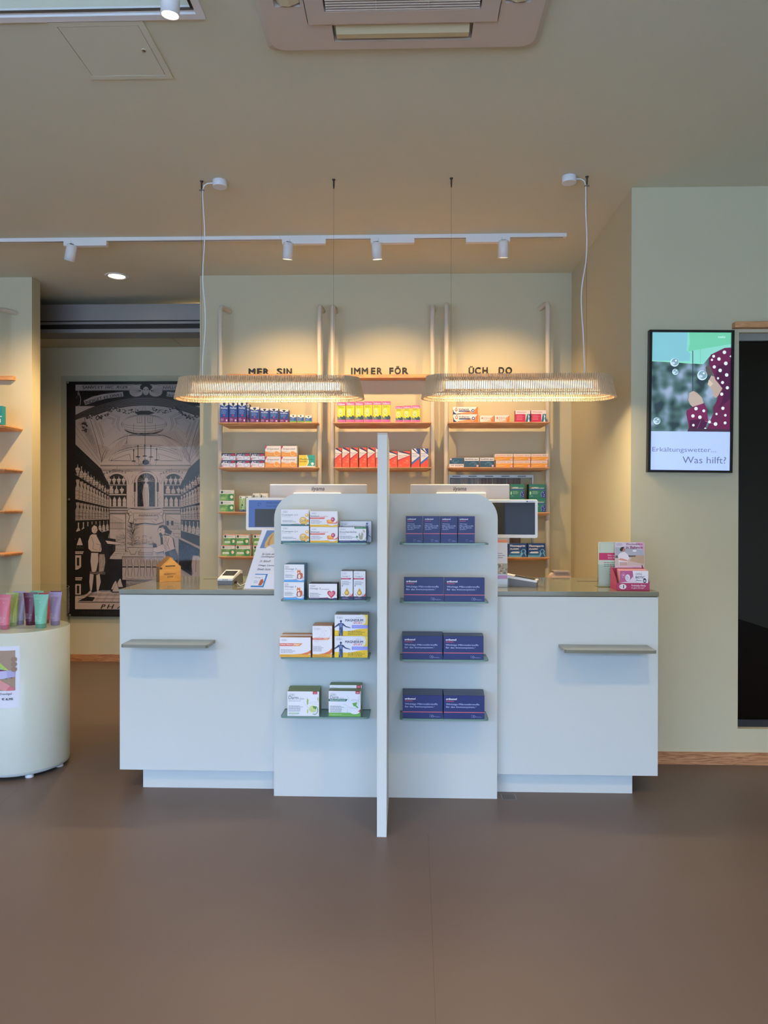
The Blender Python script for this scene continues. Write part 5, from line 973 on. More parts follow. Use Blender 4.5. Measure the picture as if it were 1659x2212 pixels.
# doorways
for x0_, x1_, yb_ in ((716, 856, 1632), (1204, 1338, 1460)):
    g.rect(x0_, 1242, x1_, yb_, PKC); wl([(x0_, yb_), (x0_, 1242), (x1_, 1242), (x1_, yb_)], 4); wl([(x0_, 1250), (x1_-20, 1300)], 2.5); wl([(x0_, 1262), (x1_-20, 1310)], 2)
    for i in range(12): wl([(x0_+8+i*10, 1275+i*4), (x0_+8+i*10, 1370)], 2)
    for y in (1320, 1372): wl([(x0_, y), (x1_, y)], 3)
g.poly([(745, 1380), (775, 1465), (760, 1475), (730, 1470), (720, 1400)], PKC); wl([(775, 1400), (800, 1380), (830, 1400), (850, 1450), (780, 1470)], 3); hatch([(770, 1420), (850, 1420), (850, 1520), (770, 1520)], 5, 9, 2); wl([(740, 1500), (855, 1500)], 3); hatch([(720, 1540), (855, 1540), (855, 1600), (720, 1600)], 2, 16, 2)
for x in (1222, 1262): g.rect(x-10, 1300, x+10, 1340, IKC)
wl([(1290, 1350), (1310, 1340), (1325, 1380), (1280, 1430), (1265, 1400), (1300, 1350)], 3); g.poly([(1270, 1410), (1330, 1410), (1315, 1440), (1285, 1440)], PKC); wl([(1270, 1410), (1330, 1410), (1315, 1440), (1285, 1440)], 3, IKC, True)
# scroll cartouche over the table
P_ = [(870, 1215), (900, 1195), (1030, 1205), (1160, 1195), (1190, 1220), (1175, 1270), (1190, 1310), (1120, 1330), (1030, 1320), (940, 1330), (880, 1310), (890, 1265)]
g.poly(P_, PKC); wl(P_, 5, IKC, True); wl([(925, 1235), (1140, 1235), (1140, 1285), (925, 1285)], 2.5, IKC, True); tt('INSPIRARVM', 975, 1262, 160, 16, bold=.01)
for x in (900, 1165): wl([(x+16*cos(a*.5), 1240+16*sin(a*.5)) for a in range(13)], 4)
for x in (930, 1110): wl([(x-30, 1300), (x, 1318), (x+20, 1300), (x, 1290)], 5)
# counters, floor
g.poly([(660, 1440), (770, 1460), (765, 1560), (640, 1720), (600, 1700), (600, 1460)], IKC); hatch([(660, 1440), (770, 1460), (765, 1560), (640, 1720)], 88, 10, 2, PKC)
g.poly([(415, 1620), (770, 1632), (860, 1632), (860, 1900), (640, 1900), (415, 1960)], IKC); hatch([(640, 1740), (760, 1636), (850, 1636), (850, 1780), (690, 1890), (600, 1900)], -52, 8, 2.2, PKC)
g.poly([(1318, 1448), (1630, 1600), (1630, 1900), (1318, 1700)], IKC); hatch([(1310, 1470), (1480, 1560), (1620, 1640), (1620, 1880), (1318, 1690)], 75, 10, 3, PKC); hatch([(1310, 1470), (1480, 1560), (1620, 1640), (1620, 1880), (1318, 1690)], 20, 16, 2, PKC)
g.poly([(1310, 1450), (1330, 1442), (1630, 1580), (1630, 1606)], PKC); wl([(1310, 1450), (1330, 1442), (1630, 1580)], 3); wl([(1312, 1455), (1630, 1608)], 3)
g.poly([(830, 1612), (880, 1530), (1120, 1530), (1130, 1612)], PKC); wl([(830, 1612), (880, 1530), (1120, 1530)], 3)
g.rect(826, 1614, 1300, 1810, PKC); hatch([(826, 1614), (1300, 1614), (1300, 1700), (826, 1700)], 88, 9, 2.2); g.rect(826, 1694, 1300, 1704, IKC); g.rect(826, 1684, 1300, 1692, PKC); wl([(826, 1612), (1300, 1612)], 5)
for i in range(7):
    x = 866+i*54; g.poly([(x-12, 1640), (x, 1620), (x+12, 1640), (x+8, 1700), (x+16, 1780), (x, 1800), (x-14, 1780), (x-4, 1700)], PKC); wl([(x-12, 1640), (x, 1620), (x+12, 1640), (x+8, 1700), (x+16, 1780), (x, 1800), (x-14, 1780), (x-4, 1700)], 3, IKC, True)
hatch([(826, 1800), (1300, 1800), (1300, 1900), (826, 1900)], 2, 12, 3); wl([(826, 1612), (826, 1900)], 4)
g.rect(968, 1572, 1090, 1596, PKC); wl([(968, 1572), (1090, 1572), (1090, 1596), (968, 1596)], 3, IKC, True); [wl([(974+i*9, 1576), (974+i*9, 1592)], 2) for i in range(13)]
for cx, cy in ((1075, 1500), (960, 1500), (1020, 1490)): jar(cx, cy, 42, 60, (0, 2, 1)[(cx//5) % 3])
# plant in an urn
for i in range(70):
    a = rn.uniform(-1, 1); y = rn.uniform(1320, 1520); x = 920+a*8; l = 46*(1-(1320-y+60)/400*0) ; wl([(x, y), (x+a*50, y-rn.uniform(15, 45))], 4.5); 
for i in range(26):
    a = rn.uniform(-1, 1); y = rn.uniform(1340, 1520); wl([(920+a*6, y), (920+a*42, y-30)], 2, PKC)
g.poly([(870, 1530), (890, 1560), (900, 1590), (940, 1590), (952, 1560), (975, 1530)], PKC); wl([(870, 1530), (890, 1560), (900, 1590), (940, 1590), (952, 1560), (975, 1530)], 4, IKC, True); wl([(865, 1540), (850, 1555), (880, 1570)], 5); wl([(978, 1540), (990, 1555), (960, 1570)], 5)
# standing man on the left
g.poly([(470, 1380), (560, 1330), (700, 1440), (700, 1640), (680, 1900), (420, 1900), (420, 1400)], IKC)
for i in range(120): wl([(lambda x, y: [(x, y), (x+4, y+4)])(rn.uniform(430, 520), rn.uniform(1600, 1940))][0], 4, PKC)
g.poly([(545, 1400), (538, 1370), (556, 1335), (590, 1325), (618, 1345), (624, 1390), (610, 1420), (560, 1430)], IKC); g.poly([(560, 1365), (580, 1340), (604, 1350), (612, 1380), (600, 1406), (580, 1412), (562, 1395)], PKC)
for x in (578, 598): g.ell(x, 1374, 4, 3, IKC, 8)
wl([(590, 1378), (594, 1388), (588, 1390)], 2); wl([(582, 1399), (596, 1399)], 2.5)
g.poly([(545, 1430), (528, 1480), (530, 1540), (560, 1568), (640, 1572), (655, 1530), (640, 1450), (600, 1420), (565, 1418)], PKC); wl([(545, 1430), (528, 1480), (530, 1540), (560, 1568), (640, 1572)], 4); wl([(560, 1440), (578, 1500), (570, 1545), (610, 1555)], 3); wl([(600, 1500), (640, 1510), (630, 1560)], 3)
g.poly([(600, 1425), (660, 1440), (700, 1480), (720, 1560), (690, 1700), (640, 1720), (620, 1640), (650, 1560), (640, 1500)], IKC); hatch([(610, 1430), (660, 1450), (700, 1490), (640, 1520)], 40, 8, 2, PKC)
g.poly([(680, 1470), (740, 1478), (790, 1486), (850, 1490), (850, 1500), (780, 1508), (700, 1500)], PKC); wl([(680, 1470), (740, 1478), (790, 1486), (850, 1490), (780, 1508), (700, 1500)], 3)
g.poly([(555, 1578), (548, 1650), (560, 1740), (575, 1745), (600, 1735), (618, 1650), (618, 1580)], PKC); g.poly([(625, 1590), (672, 1590), (680, 1650), (664, 1740), (624, 1740)], PKC); hatch([(618, 1580), (680, 1580), (680, 1745), (615, 1745)], 95, 8, 3); wl([(555, 1578), (548, 1650), (560, 1740), (575, 1745)], 4)
g.poly([(545, 1760), (578, 1765), (572, 1830), (562, 1905), (548, 1905), (540, 1830)], PKC); g.poly([(600, 1770), (630, 1760), (640, 1830), (620, 1905), (604, 1900)], PKC)
for y in (1742, 1750, 1758): wl([(545, y), (680, y+4)], 2, PKC)
g.poly([(548, 1905), (562, 1915), (530, 1950), (484, 1962), (520, 1930)], PKC); g.poly([(604, 1905), (625, 1905), (676, 1945), (650, 1945), (606, 1928)], PKC)
wl([(484, 1962), (530, 1950), (562, 1915)], 3); wl([(676, 1945), (620, 1925)], 3)
# pedestal with flask at the far left
g.poly([(428, 1540), (430, 1510), (450, 1450), (462, 1450), (482, 1510), (486, 1540)], PKC); g.rect(430, 1512, 484, 1540, IKC); hatch([(430, 1512), (484, 1512), (484, 1540), (430, 1540)], 60, 7, 2, PKC); g.rect(417, 1566, 490, 1574, PKC)
for y0_, y1_, x1_ in ((1578, 1588, 484), (1600, 1700, 468), (1790, 1800, 478), (1806, 1816, 472), (1850, 1940, 466), (1950, 1956, 470)): g.rect(417, y0_, x1_, y1_, PKC)
g.rect(430, 1620, 452, 1690, IKC); g.poly([(417, 1702), (468, 1702), (440, 1722), (417, 1726)], PKC); g.rect(430, 1862, 452, 1930, IKC)
# leaning man on the right
g.poly([(1140, 1370), (1150, 1345), (1180, 1335), (1215, 1345), (1235, 1375), (1262, 1390), (1250, 1420), (1220, 1410), (1200, 1400)], IKC); g.poly([(1145, 1365), (1180, 1352), (1200, 1380), (1190, 1415), (1165, 1425), (1148, 1405), (1142, 1385)], PKC); g.poly([(1148, 1410), (1165, 1400), (1180, 1425), (1160, 1440)], IKC); wl([(1142, 1368), (1138, 1388), (1148, 1402)], 3); g.ell(1160, 1380, 6, 4, IKC, 8)
for i in range(4): wl([(1150, 1362-i*2), (1190, 1350+i*8)], 1.6)
g.poly([(1190, 1420), (1235, 1425), (1270, 1450), (1285, 1530), (1260, 1565), (1190, 1580), (1170, 1520), (1165, 1450)], PKC); wl([(1190, 1420), (1165, 1450), (1170, 1520), (1190, 1580)], 6); wl([(1190, 1420), (1235, 1425), (1270, 1450), (1285, 1530)], 9); wl([(1232, 1450), (1222, 1500), (1240, 1550)], 4); hatch([(1195, 1430), (1215, 1440), (1225, 1560), (1190, 1560)], 70, 8, 3)
g.poly([(1160, 1440), (1180, 1440), (1190, 1560), (1165, 1530)], IKC); g.poly([(1180, 1500), (1110, 1530), (1090, 1560), (1130, 1575), (1200, 1560)], PKC); wl([(1180, 1500), (1110, 1530), (1090, 1560), (1130, 1575), (1200, 1560)], 3); g.poly([(1100, 1490), (1125, 1500), (1130, 1530), (1095, 1530)], IKC)
g.poly([(1200, 1570), (1290, 1540), (1312, 1600), (1310, 1700), (1270, 1760), (1230, 1700), (1210, 1620)], IKC); g.poly([(1190, 1600), (1270, 1620), (1285, 1700), (1240, 1790), (1190, 1720)], PKC); hatch([(1230, 1560), (1300, 1560), (1305, 1640), (1250, 1620)], 30, 8, 2, PKC)
# third figure's robe at the right edge
g.poly([(1440, 1600), (1490, 1600), (1560, 1700), (1580, 1900), (1440, 1900), (1430, 1680)], PKC); wl([(1440, 1600), (1425, 1680), (1440, 1760), (1480, 1800)], 4); wl([(1470, 1620), (1466, 1740), (1486, 1760)], 3)
# baskets and tiles
for x, y in ((760, 1870), (800, 1850), (770, 1890)): g.poly([(x-34, y+30), (x-12, y-20), (x+6, y-50), (x+16, y-50), (x+22, y-18), (x+38, y+30)], PKC); wl([(x-34, y+30), (x-12, y-20), (x+6, y-50), (x+16, y-50), (x+22, y-18), (x+38, y+30)], 4, IKC, True); g.rect(x-34, y+22, x+38, y+44, IKC); hatch([(x-34, y+22), (x+38, y+22), (x+38, y+44), (x-34, y+44)], 50, 8, 3, PKC)
g.poly([(415, 1958), (520, 1958), (640, 1922), (1630, 1922), (1630, 2008), (415, 2008)], PKC)
for y, w_ in ((1934, 3), (1944, 3), (1975, 3), (2004, 5)): wl([(520 if y < 1950 else 440, y), (1630, y)], w_)
for x in range(590, 1600, 66): wl([(x, 2004), (x+48, 1924)], 3); wl([(x+12, 2004), (x+60, 1924)], 3)
g.poly([(440, 1996), (520, 1956), (590, 1962), (570, 1996)], IKC)
g.rect(415, 2010, 1630, 2066, PKC); [tt(ch, x, 2058, w__, 36, bold=.015, shear=.3) for ch, x, w__ in (('P', 640, 44), ('H', 694, 66), ('A', 782, 56), ('R', 862, 50), ('M', 930, 76), ('A', 1030, 56), ('C', 1110, 56), ('I', 1190, 14), ('A', 1226, 56))]
hatch([(470, 2076), (1500, 2076), (1500, 2112), (470, 2112)], 90, 14, 3, mat('faint_print', (70, 58, 56), .6))
g.build('engraving_print', T)
o = TG.build('engraving_lettering', T); o.location = (0, 0, 0)
MB().box(294*K, 1745*K, -.006, -.001, -2185*K, -50*K, CLEAR3).build('acrylic_sheet', T)
for x, y in ((353, 108), (366, 1118), (371, 2117), (1690, 108), (1690, 1118), (1690, 2117)): MB().lathe([(.011, 0), (.011, .004), (.006, .012), (.002, .014)], METAL, 14).build('spacer_bolt', T, (x*K, -.006, -y*K)).rotation_euler = (pi/2, 0, 0)
# ================================================================== THINGS ON THE COUNTERS
CZ = CT+.0004
GREY = mat('device_grey', (112, 114, 120), .45); SCRD = mat('screen_dark', (30, 34, 38), .12, coat=.3); SILV = mat('monitor_silver', (178, 174, 176), .38)
def monitor(x0, x1, yt, ya, yb, lb):
    Y = 3.86; a, b = at(x0, yt, Y=Y), at(x1, yt, Y=Y); c = (a.x+b.x)/2; hw = (b.x-a.x)/2; T = thing('monitor', lb, 'monitor', (c, Y, CZ)); zt_ = a.z-CZ; hh = hw*2*.60
    MB().bbox(-hw, hw, 0, .018, zt_-hh, zt_, SILV, .004).build('back_cover', T)
    MB().box(-hw+.006, hw-.006, .018, .021, zt_-hh+.01, zt_-.008, SCRD).build('screen', T)
    z2 = at(x0, yb-.5, Y=Y-.02).z-CZ; p, q_ = at(ya[0], yb, Y=Y-.02).x-c, at(ya[1], yb, Y=Y-.02).x-c
    MB().bbox(p, q_, -.02, 0, z2-.16, z2+.0, mat('vesa_cover', (226, 222, 216), .45), .004).build('mount_cover', T)
    MB().box(-.03, .03, -.045, -.021, .012, z2-.05, SILV).build('stand_column', T); MB().bbox(-.11, .11, -.06, .08, 0, .012, SILV, .003).build('stand_foot', T)
    g = G(1, 1, y0=-.0003); lx0, lx1 = at(x0+(x1-x0)*.43-0, 1060, Y=Y).x-c, at(x0+(x1-x0)*.565, 1060, Y=Y).x-c
    lz0 = at(x0, 1061, Y=Y).z-CZ; g.text('iiyama', lx0, lz0-.004, lx1-lx0, .028, (86, 84, 92), bold=.03, shear=.2); g.build('maker_lettering', T)
monitor(582, 793, 1046, (634, 737), 1064.5, 'large silver monitor seen from behind, behind the left half of the display panel')
monitor(886.5, 1101, 1046, (942, 1050), 1064, 'large silver monitor seen from behind, behind the right half of the display panel')
def custdisp(cx, Y, zc, w_, h_, rz, rx, lb, lit, so):
    T = thing('customer_display', lb, 'display', (cx, Y, CZ), rz); z = zc-CZ
    fr_ = MB(); n_ = rrect(-w_/2, w_/2, -h_/2, h_/2, .01, 4); fr_.prism(n_, 0, .022, WHT2, 'Y'); o = fr_.build('screen_housing', T, (0, 0, z)); o.rotation_euler = (rx, 0, 0)
    g = G(1, 1, y0=-.0003); bz_ = .013
    if lit:
        g.em = .28; g.rect(-w_/2+bz_, -h_/2+bz_+.002, w_/2-bz_, h_/2-bz_, (58, 84, 140)); g.rect(-w_/2+.045, -h_/2+.018, w_/2-.02, h_/2-.06, (40, 44, 50))
        g.text('Willkommen in Ihrer', -.04, h_/2-.032, .12, .011, (30, 46, 90)); g.text('Stadt-Apotheke', -.04, h_/2-.05, .095, .010, (30, 46, 90)); g.arc(-.075, h_/2-.036, .008, .008, 0, 270, .002, (30, 46, 90))
        g.ell(.03, -.03, .038, .05, (50, 54, 60), 20); g.arc(.018, -.012, .012, .004, 0, 180, .0015, (34, 38, 42)); g.arc(.046, -.012, .012, .004, 0, 180, .0015, (34, 38, 42)); g.line([(.03, -.016), (.034, -.034), (.026, -.036)], .0015, (36, 40, 44)); g.ell(.031, -.052, .012, .004, (40, 42, 46), 12)
    else:
        g.rect(-w_/2+bz_, -h_/2+bz_+.004, w_/2-bz_, h_/2-bz_, SCRD); g.rect(w_/2-.06, h_/2-.0115, w_/2-.012, h_/2-.003, (214, 216, 222)); g.ell(w_/2-.052, h_/2-.007, .004, .003, (60, 64, 90), 10); g.fine(w_/2-.044, h_/2-.006, .028, 1, .003, (100, 104, 120))
    g.build('screen', o)
    MB().box(so-.012, so+.012, .024, .04, .01, z-.02, WHT2).build('stand_column', T); MB().bbox(so-.04, so+.05, .0, .045, 0, .01, WHT2, .003).build('stand_foot', T)
custdisp(at(592, 1110, Y=3.72).x, 3.72, at(592, 1110, Y=3.72).z, .285, .170, radians(9), radians(-8), 'white framed customer display glowing blue, left of the display panel', True, .09)
custdisp(at(1100, 1121, Y=3.72).x, 3.72, at(1100, 1121, Y=3.72).z, .285, .195, radians(-11), radians(6), 'white framed customer display switched off, right of the display panel', False, -.11)
# donation house
hp = at(368, 1256.5, Z=CT); HYf = hp.y; xl, xr = hp.x-.056, hp.x+.056
HW = wood('box_side_wood', (120, 84, 50), (176, 128, 80), (1, 14, 1), wscale=6); HF = wood('box_front_wood', (202, 138, 62), (226, 164, 84), (2, 1, 7), wscale=5)
T = thing('donation_box', 'small wooden house-shaped donation box with coin slot, on the left worktop', 'donation box', ((xl+xr)/2, HYf, CZ), radians(31)); w2 = (xr-xl)/2
ze, za = at(345, 1225.5, Y=HYf).z-CZ, at(367.5, 1204, Y=HYf).z-CZ
MB().prism([(-w2, 0), (w2, 0), (w2, ze), (0, za), (-w2, ze)], .012, .085, HW, 'Y').build('body', T)
MB().prism([(-w2, 0), (w2, 0), (w2, ze), (0, za), (-w2, ze)], 0, .0115, HF, 'Y').build('front_board', T)
for s_ in (-1, 1): MB().prism([(s_*(w2+.0), ze-.001), (s_*(w2+.003), ze+.002), (0, za+.004), (0, za+.0005)][::s_], .0, .087, HW, 'Y').build('roof_board', T)
g = G(1, 1, y0=-.0002); g.rect(-.026, ze+.0045, .026, ze+.0095, (24, 16, 12)); g.ell(-w2+.006, ze-.004, .008, .006, (96, 60, 30), 14)
g.text('FRÜHSTÜCKS-', -.034, ze-.040, .066, .0105, (96, 56, 24), bold=.02, shear=.3); g.text('KASSE', -.016, ze-.055, .032, .010, (96, 56, 24), bold=.02, shear=.3); g.build('slot_and_lettering', T)
# card terminals
def terminal(lx, ly, rz, s, lb, tall):
    T = thing('card_terminal', lb, 'card terminal', (lx, ly, CZ), rz); L, w_ = .17*s, .078*s
    dk = [(-L/2, .0), (L/2, .0), (L/2, .014), (L/2-.01, .046 if tall else .040), (L/2-.05, .05 if tall else .042), (-L/2, .022)]
    o = MB().prism([(y, z) for y, z in dk], -w_/2, w_/2, GREY, 'X'); o.build('dock', T)
    up = [(-L/2-.003, .0225), (L/2-.05, .0505 if tall else .0425), (L/2-.01, .0465 if tall else .0405), (L/2-.012, .062), (L/2-.045, .068 if tall else .057), (-L/2-.003, .032)]
    MB().prism(up, -w_/2-.001, w_/2+.001, WHITE, 'X').build('handset', T)
    a, b = (-L/2+.010, .0333+.0010), (L/2-.062, .0605 if tall else .0505); V = [(-w_/2+.006, a[0], a[1]+.001), (w_/2-.006, a[0], a[1]+.001), (w_/2-.006, b[0], b[1]+.0035), (-w_/2+.006, b[0], b[1]+.0035)]
    MB().add(V, [(0, 1, 2, 3)], SCRD).build('touch_screen', T)
    k = MB(); 
    for i in range(3): k.box(-.012+i*.01, -.006+i*.01, -L/2-.0045, -L/2-.003, .025, .029, GREY)
    for i in range(5): k.box(w_/2+.0002, w_/2+.0012, -L/2+.03+i*.008, -L/2+.034+i*.008, .004, .016, mat('vent_black', (40, 40, 44), .6))
    k.build('ports', T); tag(list(T.children)[-1], None, None, None, 'stuff')
    return T
t_ = at(494, 1262, Z=CT); terminal(t_.x, t_.y+.045, radians(-6), 1.0, 'white card payment terminal in its grey dock on the left worktop', True)
t_ = at(1120, 1266, Z=CT); terminal(t_.x, t_.y+.02, radians(74), 1.15, 'white and dark grey card payment terminal lying on the right worktop', False)
def cable(pts, lb):
    o = MB().tube(pts, .0024, WHITE, 8).build('cable'); tag(o, lb, 'cable')
P_ = [at(x, y, Z=CT+.004) for x, y in ((513, 1263), (519, 1265), (527, 1262), (535, 1256), (545, 1251), (560, 1249))]
for p in P_: p.z = CT+.004
P_[0].z = CT+.012; cable(P_, 'thin white cable running from the left card terminal behind the leaflet board')
P_ = [at(x, y, Z=CT+.004) for x, y in ((1066, 1262), (1078, 1264), (1090, 1263), (1098, 1262))]
for p in P_: p.z = CT+.003
cable(P_, 'thin white cable in front of the right card terminal')
# leaning leaflet board left of the panel
Yb = 3.512; bl = at(524, 1263.5, Z=CT); bw = .30; T = thing('leaflet_board', 'white tilted advertising board leaning beside the display panel, blond girl printed on it', 'board', (at(566, 1264, Y=Yb).x, Yb, CZ), radians(-7))
LB_, LH = bw/2, .305
A_, B_ = at(525, 1262, Y=Yb).x-T.location.x, at(561, 1147, Y=Yb+.1).x-T.location.x
hz = at(575, 1144, Y=Yb+.1).z-CZ
shr = (B_-A_)
def bp(u, v, o_=0): return (A_+u*.2+shr*v, -.0+v*.1+o_, v*hz+.0008)
def bpoly(mb, pts, m_, off): mb.add([bp(u, v, -off) for u, v in pts], [tuple(range(len(pts)))], ink(m_))
mb = MB(); V = [bp(0, 0), bp(1, 0), bp(1, 1), bp(0, 1)]; V2 = [(x, y+.003, z) for x, y, z in V]
mb.add(V+V2, [(0, 1, 2, 3), (7, 6, 5, 4), (0, 4, 5, 1), (1, 5, 6, 2), (2, 6, 7, 3), (3, 7, 4, 0)], mat('board_white', (226, 228, 238), .35, coat=.3)).build('board', T)
MB().add([(A_+.07, .10, .004), (A_+.10, .10, .004), (A_+.10+shr*.6, .068, hz*.6), (A_+.07+shr*.6, .068, hz*.6)], [(0, 1, 2, 3)], mat('board_white')).build('strut', T)
pr = MB()
def vv(v): return .68+(v-.5)/.485*.305
bpoly(pr, [(.085, vv(.50)), (.8, vv(.50)), (.8, .985), (.13, .985)], (96, 132, 180), .0006)
bpoly(pr, [(u, vv(v)) for u, v in ((.2, .52), (.18, .64), (.22, .80), (.3, .92), (.5, .985), (.7, .985), (.7, .56), (.4, .5))], (206, 172, 116), .0009)
bpoly(pr, [(u, vv(v)) for u, v in ((.24, .6), (.27, .8), (.34, .9), (.3, .7), (.33, .55))], (180, 140, 84), .0010)
bpoly(pr, [(u, vv(v)) for u, v in ((.42, .70), (.39, .80), (.43, .88), (.6, .9), (.7, .8), (.66, .68), (.5, .64))], (222, 184, 164), .0012)
bpoly(pr, [(u, vv(v)) for u, v in ((.27, .5), (.32, .58), (.42, .62), (.7, .6), (.8, .5))], (190, 204, 222), .0012); bpoly(pr, [(.46, vv(.77)), (.54, vv(.78)), (.54, vv(.76)), (.46, vv(.755))], (120, 80, 70), .0014)
bpoly(pr, [(.33+.09*cos(a*pi/8), .665+.045*sin(a*pi/8)) for a in range(16)], (228, 230, 236), .0016)
def btext(t, u, v, w_, h_, c, **k):
    Vt, Ft, (a, b, e, f) = glyphs(t, k.get('bold', 0), k.get('shear', .3)); pr.add([bp(u+(x-a)/(b-a)*w_, v+(z-e)/(f-e)*h_, -.0018) for x, z, _ in Vt], [f_ for f_ in Ft], ink(c))
for t, u, v, w_ in (('für Lern- und', .2, .565, .34), ('Denkfähigkeit', .195, .515, .34), ('Dr. Böhm®', .2, .445, .27), ('Omega 3 Junior', .195, .37, .42), ('Direkt Sticks', .195, .31, .34)): btext(t, u, v, w_, .036, (40, 42, 56))
bpoly(pr, [(.16, .03), (.49, .03), (.50, .25), (.18, .25)], (60, 130, 190), .0008); bpoly(pr, [(.16, .055), (.45, .055), (.46, .235), (.18, .235)], (226, 230, 238), .001); btext('Omega 3', .2, .175, .19, .022, (70, 76, 96), shear=0)
bpoly(pr, [(.34, .06), (.42, .06), (.45, .12), (.41, .17), (.36, .15)], (190, 90, 50), .0012); bpoly(pr, [(.2, .1), (.31, .1), (.31, .106), (.2, .106)], GY, .0012); bpoly(pr, [(.2, .125), (.3, .125), (.3, .131), (.2, .131)], GY, .0012)
pr.build('board_print', T)
# pink counter display with cartons, right end
dx0, dx1 = at(1333, 1260, Y=3.53).x, at(1402.5, 1260, Y=3.53).x; DYf = 3.53
T = thing('counter_display_box', 'pink cardboard counter display with tall picture back card, on the right worktop', 'display box', ((dx0+dx1)/2, DYf, CZ), radians(-2)); w2 = (dx1-dx0)/2; PKD = mat('display_pink', (176, 52, 96), .5)
def hz_(py, Y=DYf): return at(1360, py, Y=Y).z-CZ
hl = hz_(1259.5)
db = MB(); db.box(-w2, w2, 0, .002, 0, hl, PKD).box(-w2, w2, .124, .126, 0, .10, PKD).box(-w2, w2, 0, .126, 0, .001, PKD)
for s_ in (-1, 1): db.prism([(0, 0), (.126, 0), (.126, .115), (.02, .06), (0, hl)][::1], s_*w2-.001, s_*w2+.001, PKD, 'X')
db.build('tray', T)
g = G(1, 1, y0=-.0003); g.ell(-w2+.028, hl*.52, .017, .0125, (236, 230, 236), 20); g.text('Nr.', -w2+.014, hl*.40, .009, .008, (176, 52, 96)); g.text('1', -w2+.029, hl*.28, .0045, .017, (60, 50, 60), bold=.04)
g.text('Probiotika-Marke', -.008, hl*.55, .068, .0095, (240, 214, 226), bold=.02); g.text('in ganz Europa*', -.008, hl*.22, .062, .0095, (240, 214, 226), bold=.02); g.build('tray_print', T)
ht = hz_(1171.5, DYf+.12); hb_ = .095; bw0 = at(1327.5, 1200, Y=DYf+.12).x-T.location.x; bw1 = at(1390.5, 1200, Y=DYf+.12).x-T.location.x
MB().prism(rrect(bw0, bw1, hb_, ht, .006, 4), .1265, .129, mat('display_card', (226, 214, 224), .5), 'Y').build('back_card', T)
g = G(bw1-bw0, ht-hb_, y0=.1262, ox=bw0, oz=hb_)
g.rect(.01, .0, .99, .14, (232, 196, 212)); g.poly([(.01, .12), (.99, .12), (.99, .45), (.6, .5), (.01, .5)], (206, 190, 176)); g.poly([(.01, .45), (.99, .42), (.99, .72), (.01, .82)], (176, 182, 190)); g.poly([(.5, .3), (.99, .18), (.99, .5), (.62, .52)], (190, 164, 130)); g.poly([(.01, .5), (.3, .52), (.7, .5), (.7, .46), (.01, .4)], (96, 92, 88))
g.poly([(.7, .99), (.99, .99), (.99, .6), (.9, .8)], (220, 170, 196)); g.poly([(.14, .12), (.12, .3), (.1, .5), (.18, .6), (.32, .64), (.42, .56), (.5, .4), (.44, .34), (.42, .12)], (232, 230, 234)); g.poly([(.08, .34), (.2, .4), (.4, .34), (.46, .28), (.3, .3)], (206, 150, 124)); g.ell(.29, .72, .06, .065, (196, 132, 104), 14); g.poly([(.18, .66), (.16, .74), (.22, .82), (.33, .83), (.28, .76), (.25, .66)], (50, 40, 42)); g.poly([(.27, .64), (.31, .64), (.31, .68), (.26, .68)], (196, 132, 104)); g.poly([(.16, .12), (.15, .26), (.42, .26), (.42, .12)], (196, 170, 160))
g.line([(.04, .93), (.06, .88), (.2, .88), (.24, .92), (.2, .96), (.06, .96)], .0008, (90, 60, 90), True); g.text('BiOTiC', .08, .90, .12, .035, (90, 60, 90)); g.text('Wechseljahre', .37, .88, .56, .085, (150, 50, 96), bold=.02, shear=.2); g.text('in Balance', .37, .76, .57, .10, (150, 50, 96), bold=.03); g.ell(.66, .68, .07, .04, (236, 236, 240), 14); g.fine(.6, .06, .34, 1, .03, (150, 60, 100))
g.build('back_card_print', T)
def d_omni(g, a):
    g.rect(0, 0, 1, 1, (232, 220, 230)); g.poly([(0, 1), (.45, 1), (.46, .7), (.3, .45), (0, .38)], (190, 96, 146)); g.poly([(.44, 1), (1, 1), (1, .28), (.86, .22), (.66, .3), (.5, .55)], (238, 236, 242)); g.line([(.44, 1), (.47, .7), (.58, .42), (.76, .27), (1, .3)], .0008, (150, 120, 160)); g.line([(.12+.06*cos(i*pi/8), .78+.13*sin(i*pi/8)) for i in range(17)], .0008, (236, 210, 226)); g.ell(.12, .78, .03, .06, (226, 170, 200), 10); g.ell(.27, .64, .085, .18, (240, 236, 242), 18); g.fine(.22, .72, .1, 3, .07, (150, 60, 110))
    g.text('OMNI', .55, .78, .22, .1, (110, 96, 120)); g.text('BiOTiC', .55, .6, .32, .13, (70, 50, 84), bold=.03); g.text('Meno', .56, .47, .2, .08, (60, 50, 74), bold=.02, shear=.2); g.ell(.87, .5, .06, .12, (44, 50, 70), 16); g.poly([(.83, .48), (.85, .54), (.87, .48), (.89, .54), (.91, .48), (.89, .44), (.85, .44)], (236, 236, 240)); g.fine(.04, .34, .45, 3, .08, (120, 80, 110))
tx0, tx1 = 1339.5, 1401; 
for j in range(5):
    Yj = DYf+.006+j*.0215; carton(d_omni, tx0-j*1.1, tx1-j*1.9, CZ+hz_(1233.2)+.0005*j, CZ+.0016, Yj, .0205, ('front', 'second', 'third', 'fourth', 'rearmost')[j]+' pink and white carton standing in the pink counter display', 'cartons in the pink counter display', body=mat('carton_rose', (206, 150, 160), .5), rz=0)
